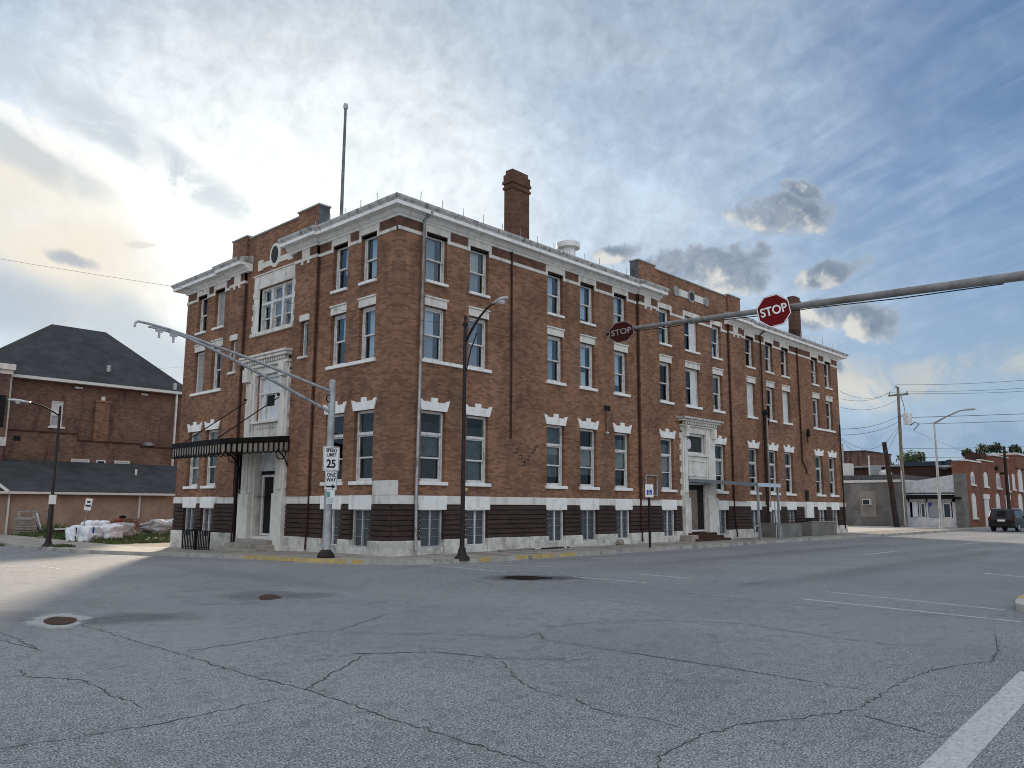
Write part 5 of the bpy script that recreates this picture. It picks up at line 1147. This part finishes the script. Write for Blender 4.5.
MB().box(.5, .9, 43.55, 43.63, 6.2, 6.5).build('wall_vent', 'interior_dark', HB); MB().lathe([(.45, 0), (.5, .1), (.2, .3), (0, .32)], (10.0, 43.75, 6.3), 12).build('roof_fan', 'grey_pipe', HB)
for x, y, z in ((6.9, 44.8, 12.0), (11.7, 43.6, 11.0)): MB().box(x - .12, x + .12, y - .12, y + .12, z, z + .55).build('roof_vent', 'grey_pipe', HB)
for x in (4.3, 9.2): MB().box(x, x + .55, 43.85, 43.99, 10.35, 10.48).build('wall_light', 'lens_grey', HB)
mb = MB().box(-9, -.3, 42.6, 43.99, -.5, 10.7).box(-9, -2.85, 43.99, 52, -.5, 10.68); wg = mb.build('wing', 'hall_brick', HB)
MB().box(-9, -.2, 42.5, 44.3, 10.7, 11.0).box(-9, -.12, 42.3, 44.3, 11.0, 11.4).box(-9, -.24, 42.54, 44.3, 5.7, 6.3).build('wing_cornice', 'limestone', HB); MB().add([(-9, 42.4, 11.42), (.0, 42.4, 11.42), (-2.2, 45.2, 13.2), (-9, 45.2, 13.2), (.0, 47, 11.42), (-9, 52, 10.9), (-2.9, 52, 10.9)], [(0, 1, 2, 3), (1, 4, 2), (3, 2, 6, 5)]).build('wing_roof', 'shingle', HB)
wn = MB().box(-1.3, -.5, 42.54, 42.62, 7.0, 9.2).build('window', 'interior_dark', HB)

TB = thing('tan_building', 'low tan brick building with a dark shingle roof below the hall', 'building', (0, 0, 0))
MB().box(-12, 13.6, 38, 43, -.6, 2.42).build('wall', 'tan_brick', TB)
MB().add([(-12.4, 37.6, 2.46), (13.9, 37.6, 2.46), (13.9, 43.2, 4.72), (-12.4, 43.2, 4.72), (-12.4, 37.6, 2.56), (13.9, 37.6, 2.56), (13.9, 43.2, 4.82), (-12.4, 43.2, 4.82)], [(3, 2, 1, 0), (4, 5, 6, 7), (0, 1, 5, 4), (1, 2, 6, 5), (2, 3, 7, 6), (3, 0, 4, 7)]).build('roof', 'shingle', TB)
MB().box(-12.4, 13.9, 37.5, 37.62, 2.38, 2.53).build('gutter', 'white_trim', TB); MB().bar((-1.75, 37.9, 3.1), (-1.1, 37.48, 2.5), .08, .16).build('rake_board', 'white_trim', TB)
for x in (-.95, 7.25): MB().bar((x, 37.9, -.3), (x, 37.9, 2.4), .13, .1).build('downspout', 'white_trim', TB)
MB().tube([(8.1, 41, 3.4), (8.1, 41, 4.35)], .09, 8).build('roof_vent', 'white_trim', TB)

# ================================================================== buildings on the right
GB = thing('block_building', 'low grey block building with a wall air conditioner at the end of the lot', 'building', (0, 0, 0))
MB().box(60, 72, 3.25, 16, -.2, 4.05).build('wall', 'block_wall', GB); MB().box(59.9, 72, 3.15, 16, 4.055, 4.28).build('roof_edge', 'white_trim', GB); MB().box(60.3, 72, 3.4, 16, 4.28, 4.75).build('roof', 'roof_membrane', GB)
MB().box(59.965, 60.0, 5.6, 7.0, .9, 3.3).build('blocked_window', 'block_pale', GB); ac = MB().box(59.55, 59.96, 5.95, 6.65, 2.0, 2.55).build('air_conditioner', 'white_trim', GB); MB().box(59.53, 59.55, 6.02, 6.58, 2.06, 2.48).build('grille', 'curtain_dark', ac)
MB().box(60.5, 61.6, 8.0, 9.3, 4.1, 5.9).build('rooftop_unit', 'white_trim', GB); MB().box(61.5, 62.3, 5.7, 6.6, 4.7, 5.7).build('rooftop_unit', 'pane_slate', GB); MB().lathe([(.6, 0), (.55, .3), (.3, .5), (0, .55)], (61.5, 5.1, 4.72), 12).build('roof_dome', 'white_trim', GB); MB().tube([(61.2, 6.4, 4.7), (61.2, 6.4, 6.6)], .06, 6).build('roof_vent', 'white_trim', GB)
SB = thing('shop_building', 'small shop with grey metal fascia and glazed doors beside the block building', 'building', (0, 0, 0))
MB().add([(60.02, 3.0, 2.9), (60.02, -1.0, 2.9), (60.02, -1.0, 4.62), (60.02, 3.0, 4.0), (70, 3.0, 2.9), (70, -1.0, 2.9), (70, -1.0, 4.62), (70, 3.0, 4.0)], [(0, 1, 2, 3), (7, 6, 5, 4), (0, 4, 5, 1), (2, 6, 7, 3), (1, 5, 6, 2), (0, 3, 7, 4)]).build('fascia', 'metal_siding', SB)
mb = MB().box(60.3, 70, -1.0, 3.0, -.1, 2.9); mb.build('wall', 'curtain_dark', SB); MB().box(59.9, 61.45, -1.62, -1.0, -.1, 4.75).build('side_pier', 'block_wall', SB)
MB().box(59.5, 60.3, -1.5, 3.0, 2.55, 2.72).build('canopy', 'black_iron', SB); MB().box(59.98, 60.02, -1.0, 3.0, 3.0, 3.10).build('trim', 'curtain_dark', SB)
fr = MB()
for a, b in ((2.75, 3.0), (1.25, 1.4), (.1, .22), (-1.0, -.7)): fr.box(60.1, 60.3, a, b, 0, 2.55)
fr.box(60.12, 60.28, -1.0, 2.9, 0, .95); fr.box(60.1, 60.3, -1.0, 2.9, 2.3, 2.55); fr.box(60.1, 60.25, 1.9, 2.0, .9, 2.4); fr.build('shop_front', 'shop_front', SB)
for a, b in ((1.45, 1.85), (-.6, .05)): d_ = MB().box(60.09, 60.12, a, b, 0, 2.25).build('door', 'white_trim', SB); MB().box(60.07, 60.09, a + .1, b - .1, 1.0, 2.1).build('door_glass', 'pane_blue', d_)
for a, b, m in ((2.1, 2.7, 'pane_pale'), (.3, 1.2, 'pane_slate'), (2.55, 2.72, 'pane_blue')): MB().box(60.15, 60.2, a, b, 1.0, 2.28).build('shop_window', m, SB)
MB().box(60.08, 60.11, .95, 1.15, 1.95, 2.2).build('window_sticker', 'sign_blue', SB)
BB = thing('brick_building', 'red brick two storey building with white arched blocked windows on the right', 'building', (0, 0, 0))
mb = MB().box(61.5, 96, -1.6, -.5, -.2, 5.85); mb.box(66.5, 70.9, -1.6, -.5, 5.85, 6.1); mb.box(70.9, 77, -1.6, -.5, 5.85, 6.75); mb.box(77, 80, -1.6, -.5, 5.85, 6.4); mb.build('wall', 'far_brick', BB)
MB().box(61.4, 66.5, -1.7, -1.3, 5.852, 5.98).box(66.5, 70.9, -1.7, -1.3, 6.102, 6.2).box(70.9, 77, -1.7, -1.3, 6.752, 6.88).build('parapet_coping', 'limestone', BB); MB().box(80, 96, -1.75, 0, 5.9, 7.3).build('gable', 'far_brick', BB); MB().box(80, 96, -1.85, .1, 7.3, 7.5).build('gable_coping', 'white_trim', BB)
def arched(x, hw, z0, z1, pane='white_trim'):
    pts = [(x - hw, z0), (x + hw, z0)] + [(x + hw * math.cos(t * math.pi / 6), z1 + hw * .75 * math.sin(t * math.pi / 6)) for t in range(7)]
    wn = MB().prism(pts, lambda u, v, k: (u, -1.6 - k, v), -.05, .05).build('window', pane, BB)
    MB().box(x - hw - .15, x + hw + .15, -1.76, -1.55, z0 - .15, z0 - .002).build('sill', 'limestone', wn)
    return wn
for i, (x, hw, z0, z1) in enumerate(((63.4, .55, 3.85, 4.55), (67.8, .65, 3.75, 4.6), (72.4, .7, 3.7, 4.65), (76.2, .55, 3.5, 4.8), (78.6, .5, 3.7, 4.9), (81.6, .9, 3.6, 5.2), (63.2, .62, .95, 2.6), (71.6, .7, 1.2, 2.65), (80.8, .8, 1.2, 2.7))):
    wn = arched(x, hw, z0, z1)
    if i in (0, 2): MB().box(x - hw * .7, x - .05, -1.67, -1.652, z0 + .1, z1).box(x + .05, x + hw * .7, -1.67, -1.652, z0 + .1, z1).build('pane', 'pane_slate', wn)
for x in (67.4, 75.4): d_ = MB().box(x - .75, x + .75, -1.66, -1.55, .1, 2.6).build('door', 'white_trim', BB); MB().box(x - .95, x + .95, -1.72, -1.55, 2.6, 3.05).build('lintel', 'limestone', d_); MB().box(x - .2, x + .6, -1.67, -1.661, .2, 2.5).build('door_panel', 'board_white', d_)
MB().box(71.5, 72.1, -1.8, -1.6, 5.4, 5.75).build('wall_lamp', 'black_iron', BB); MB().box(69.5, 71.0, -1.0, .4, 5.9, 7.0).build('chimney', 'dark_brick', BB)
DB = thing('brick_building', 'long dark brick building with a blue roof edge rising behind the grey shop', 'building', (0, 0, 0))
MB().box(73, 86, 1.2, 16, -.2, 6.05).build('wall', 'dark_brick', DB); MB().box(72.8, 86, 1.0, 7.0, 6.05, 6.5).build('roof', 'blue_roof', DB); MB().box(72.7, 86, 7.0, 16, 6.05, 6.25).build('roof_edge', 'board_grey', DB); MB().tube([(72.6, 3.2, 6.0), (72.6, 3.2, 6.4)], .1, 6).build('bracket', 'black_iron', DB); MB().lathe([(.1, 0), (.75, .25), (.8, .4), (0, .3)], (72.3, 3.0, 5.6), 14).build('satellite_dish', 'lens_grey', DB)
FB = thing('far_building', 'plain brown building peeking over the block building roof', 'building', (0, 0, 0))
MB().box(86.5, 96, 15.85, 20, -.2, 8.7).build('wall', 'hall_brick', FB); MB().box(86.4, 96.1, 15.75, 20, 8.7, 8.85).build('roof_edge', 'curtain_dark', FB); MB().tube([(86.2, 18.4, 4), (86.2, 18.4, 9.8)], .12, 6).build('vent_pipe', 'grey_pipe', FB)
for y in (16.6, 17.6): MB().box(86.45, 86.5, y, y + .08, 4, 8.6).build('pilaster_strip', 'dark_brick', FB)

# ---- utility poles and wires
t = thing('utility_pole', 'tall wooden utility pole with crossarm and grey transformer beside the block building', 'pole', (59.4, 2.95, .0))
MB().tube([(0, 0, 0), (0, 0, 6), (-.0, -.1, 12.55)], [.19, .16, .12], 10).build('pole', 'pole_wood', t); MB().box(-.06, .06, -.95, .75, 11.75, 11.9).build('crossarm', 'pole_wood', t)
for y, z in ((-.85, 11.9), (.05, 12.5), (.65, 11.9)): MB().lathe([(.04, 0), (.07, .06), (.07, .16), (.03, .22), (0, .24)], (0, y, z), 8).build('insulator', 'pane_slate', t)
MB().lathe([(0, 0), (.36, .02), (.36, .95), (.30, 1.05), (0, 1.1)], (-.1, -.78, 9.1), 14).build('transformer', 'lens_grey', t); MB().bar((0, -.1, 9.9), (-.05, -.6, 9.9), .08, .1).build('bracket', 'grey_pipe', t)
MB().tube([(0, -.9, 9.0), (.1, -1.3, 9.3), (0, -1.7, 9.1), (0, -1.2, 8.6)], .04, 6).build('cable_loop', 'wire_black', t); MB().tube([(-.18, 0, .2), (-.18, 0, 5)], .04, 6).build('ground_conduit', 'board_white', t)
MB().tube([(0, -.3, 11.7), (-.02, -.5, 10.9), (-.1, -.6, 10.2)], .025, 6).build('drop_wire', 'wire_black', t)
t = thing('broken_pole', 'thick dark pole stub leaning against the grey block building', 'pole', (57, 2.92, .1)); MB().tube([(0, 0, 0), (0, .62, 7.35)], [.26, .20], 10).build('pole', 'dark_wood', t); MB().box(-.3, -.2, -.05, .15, 3.2, 3.6).build('pole_plate', 'rust_pipe', t)
t = thing('utility_pole', 'thin dark utility pole at the kerb before the red brick building', 'pole', (72.6, -2.3, .1)); MB().tube([(0, 0, 0), (0, 0, 7.6)], [.17, .13], 8).build('pole', 'dark_wood', t); MB().box(-.1, .1, -.1, .5, 4.9, 5.1).build('bracket', 'black_iron', t)
def wire(label, a, b, sag, r=.014, n=14, group='overhead wires'):
    a = Vector(a); b = Vector(b); pts = [a + (b - a) * (i / n) - Vector((0, 0, sag * 4 * (i / n) * (1 - i / n))) for i in range(n + 1)]
    return tag(MB().tube(pts, r * .7, 5).build('power_line', 'wire_black'), label, 'wire', group)
wire('thin wire running from the brown corner lamp across the side street to the upper left', (.88, -2.46, 7.55), (-22, 21.6, 13.2), .45, .007)
wire('faint wire crossing the side facade to the brown corner lamp', (.88, -2.46, 7.2), (-12, 40, 9.5), .9, .004)
wire('upper wire leaving the utility pole to the right', (59.4, 2.9, 12.75), (92, -16, 17.6), .8, .022); wire('middle wire leaving the crossarm to the right', (59.4, 2.1, 12.1), (92, -16.5, 16.9), .9, .022); wire('lower of three wires leaving the crossarm to the right', (59.4, 3.6, 12.1), (92, -16, 16.2), .9, .022)
wire('thick wire at transformer height running to the right', (59.4, 2.6, 9.75), (92, -14, 12.4), .1, .035); wire('second wire below the transformer running to the right', (59.4, 2.6, 9.15), (92, -14, 11.6), .1, .03)
wire('lowest wire running right past the white lamp', (59.4, 2.9, 7.0), (92, -14, 8.9), .2, .022); wire('wire just above the shop roofs', (59.4, 2.9, 6.2), (92, -14, 7.9), .2, .022)
wire('upper wire crossing from the corner building to the pole top', (38.2, -.1, 9.6), (59.4, 3.6, 12.1), .5, .016); wire('second wire crossing from the corner building to the pole top', (38.2, -.1, 9.1), (59.4, 2.9, 12.6), .6, .016); wire('third wire crossing from the corner building to the crossarm', (38.2, -.1, 8.5), (59.4, 2.1, 12.0), .7, .016)
wire('service wire from the far end of the corner building to the utility pole', (37.9, -.15, 7.0), (59.4, 2.95, 9.9), .3, .024); wire('second service wire to the utility pole', (37.9, -.15, 6.6), (59.4, 2.95, 9.4), .3, .02); wire('upper of two drooping service wires by the corner building', (37.9, -.15, 6.4), (59.4, 2.95, 9.2), 1.4, .018); wire('lowest drooping service wire', (37.9, -.15, 6.3), (59.4, 2.95, 9.0), 2.1, .018)
wire('slanting guy wire right of the utility pole', (59.4, 2.6, 9.0), (72.6, -2.3, 5.6), .1, .014)
wire('wire along the facade between the insulator and the far corner', (26.1, -.45, 6.7), (37.9, -.15, 6.6), .35, .014)

# ---- vehicles
def suv(name, label, loc, rz, paint):
    t = thing(name, label, 'car', loc, rz, 'cars parked along the street')
    prof = [(0, .42), (0.02, .95), (.10, 1.02), (.30, 1.60), (.42, 1.70), (1.2, 1.74), (2.4, 1.70), (3.2, 1.12), (4.25, 1.02), (4.45, .85), (4.5, .42), (4.2, .30), (.25, .30)]
    mb = MB(); n = len(prof); W = .92
    rows = []
    for yy, k in ((-W, 1), (-W * .985, 0), (W * .985, 0), (W, 1)): pass
    def half(z): return W if z < 1.0 else W - (z - 1.0) * .22
    vs = [(x, -half(z), z) for x, z in prof] + [(x, half(z), z) for x, z in prof]
    mb.add(vs, [tuple(range(n))[::-1], tuple(range(n, 2 * n))] + [(i, (i + 1) % n, n + (i + 1) % n, n + i) for i in range(n)])
    mb.build('body', paint, t, bevel=.035)
    for s_ in (-1, 1):
        y = lambda z: s_ * (half(z) + .006)
        MB().add([(.42, y(1.06), 1.06), (1.55, y(1.06), 1.06), (1.55, y(1.6), 1.6), (.55, y(1.58), 1.58)], [(0, 1, 2, 3)]).add([(1.62, y(1.06), 1.06), (3.0, y(1.06), 1.06), (2.42, y(1.6), 1.6), (1.62, y(1.6), 1.6)], [(0, 1, 2, 3)]).build('side_window', 'car_glass', t)
        for x in (.85, 3.55):
            wh = MB().tube([(x, s_ * (W - .2), .34), (x, s_ * (W + .01), .34)], .34, 18).build('wheel', 'tyre', t); MB().tube([(x, s_ * (W + .005), .34), (x, s_ * (W + .022), .34)], .21, 14).build('rim', 'car_silver', wh)
        MB().box(.0, .12, min(s_ * W, s_ * (W - .17)) - .005, max(s_ * W, s_ * (W - .17)) + .005, .82, 1.08).build('tail_light', 'tail_red', t)
        MB().box(2.85, 3.0, min(s_ * (W + .02), s_ * (W + .2)), max(s_ * (W + .02), s_ * (W + .2)), 1.1, 1.26).build('mirror', paint, t)
        MB().bar((.5, s_ * .68, 1.76), (2.2, s_ * .68, 1.76), .04, .05).build('roof_rail', 'car_silver', t)
    MB().add([(.115, -.72, 1.06), (.115, .72, 1.06), (.275, .64, 1.56), (.275, -.64, 1.56)], [(0, 1, 2, 3)]).build('rear_window', 'car_glass', t)
    MB().box(-.025, .0, -.26, .26, .78, .92).build('number_plate', 'sign_white', t); MB().box(-.10, .12, -.9, .9, .38, .58).build('bumper', 'tyre', t, bevel=.03)
    return t
suv('parked_car', 'black estate car seen from behind, the nearer of the two parked cars', (54.4, -5.55, .0), R_(-4), 'car_paint')
suv('parked_car', 'dark car parked just beyond the nearer black car', (62.5, -6.6, .0), R_(-3), 'car_paint')

# ---- trees behind the roofs on the right
def tree(label, x, y, H, R, seed, mat, n=3200):
    t = thing('tree', label, 'tree', (x, y, 0), 0, 'trees behind the roofs on the right'); rr = random.Random(seed)
    tr = MB().tube([(0, 0, -.2), (.1, 0, H * .35), (0, .1, H * .6)], [.3, .24, .14], 8)
    cl = []
    for k in range(11):
        a = rr.uniform(0, 6.28); q = R * rr.uniform(.15, .8); c = Vector((q * math.cos(a), q * math.sin(a), H * rr.uniform(.5, .92))); cl.append((c, R * rr.uniform(.25, .5)))
        tr.tube([(0, 0, H * .45), (c.x * .5, c.y * .5, (H * .45 + c.z) / 2), tuple(c)], [.12, .08, .03], 5)
    tr.build('trunk', 'bark', t); mb = MB()
    for k in range(n):
        c, r = rr.choice(cl); v = Vector((rr.gauss(0, 1), rr.gauss(0, 1), rr.gauss(0, .8))).normalized() * r * rr.random() ** .4; p = c + v; s_ = rr.uniform(.10, .26)
        a = Vector((rr.uniform(-1, 1), rr.uniform(-1, 1), rr.uniform(-1, 1))).normalized(); b = a.cross(Vector((rr.uniform(-1, 1), rr.uniform(-1, 1), rr.uniform(-1, 1)))).normalized()
        mb.add([p - a * s_, p + b * s_ * .6, p + a * s_, p - b * s_ * .6], [(0, 1, 2, 3)])
    mb.build('crown', mat, t, recalc=False)
for i, (x, y, H, R, lb) in enumerate(((110, 22.0, 9.7, 2.2, 'bright green tree showing left of the leaning pole'), (110, 16.8, 9.7, 2.8, 'green tree showing behind the tall utility pole'), (110, 13.0, 9.2, 1.5, 'small sparse tree showing just right of the white lamp post'), (110, 9.3, 10.4, 2.4, 'dark tree over the left end of the red brick parapet'), (112, 7.0, 11.3, 2.5, 'dark tree over the middle step of the red brick parapet'), (111, 5.0, 10.9, 2.3, 'dark tree behind the thin utility pole on the right'), (112, 3.0, 11.1, 2.6, 'dark tree at the right edge over the red brick building'))):
    tree(lb, x, y, H, R, 50 + i, 'leaf_green' if i < 2 else 'leaf_dark')
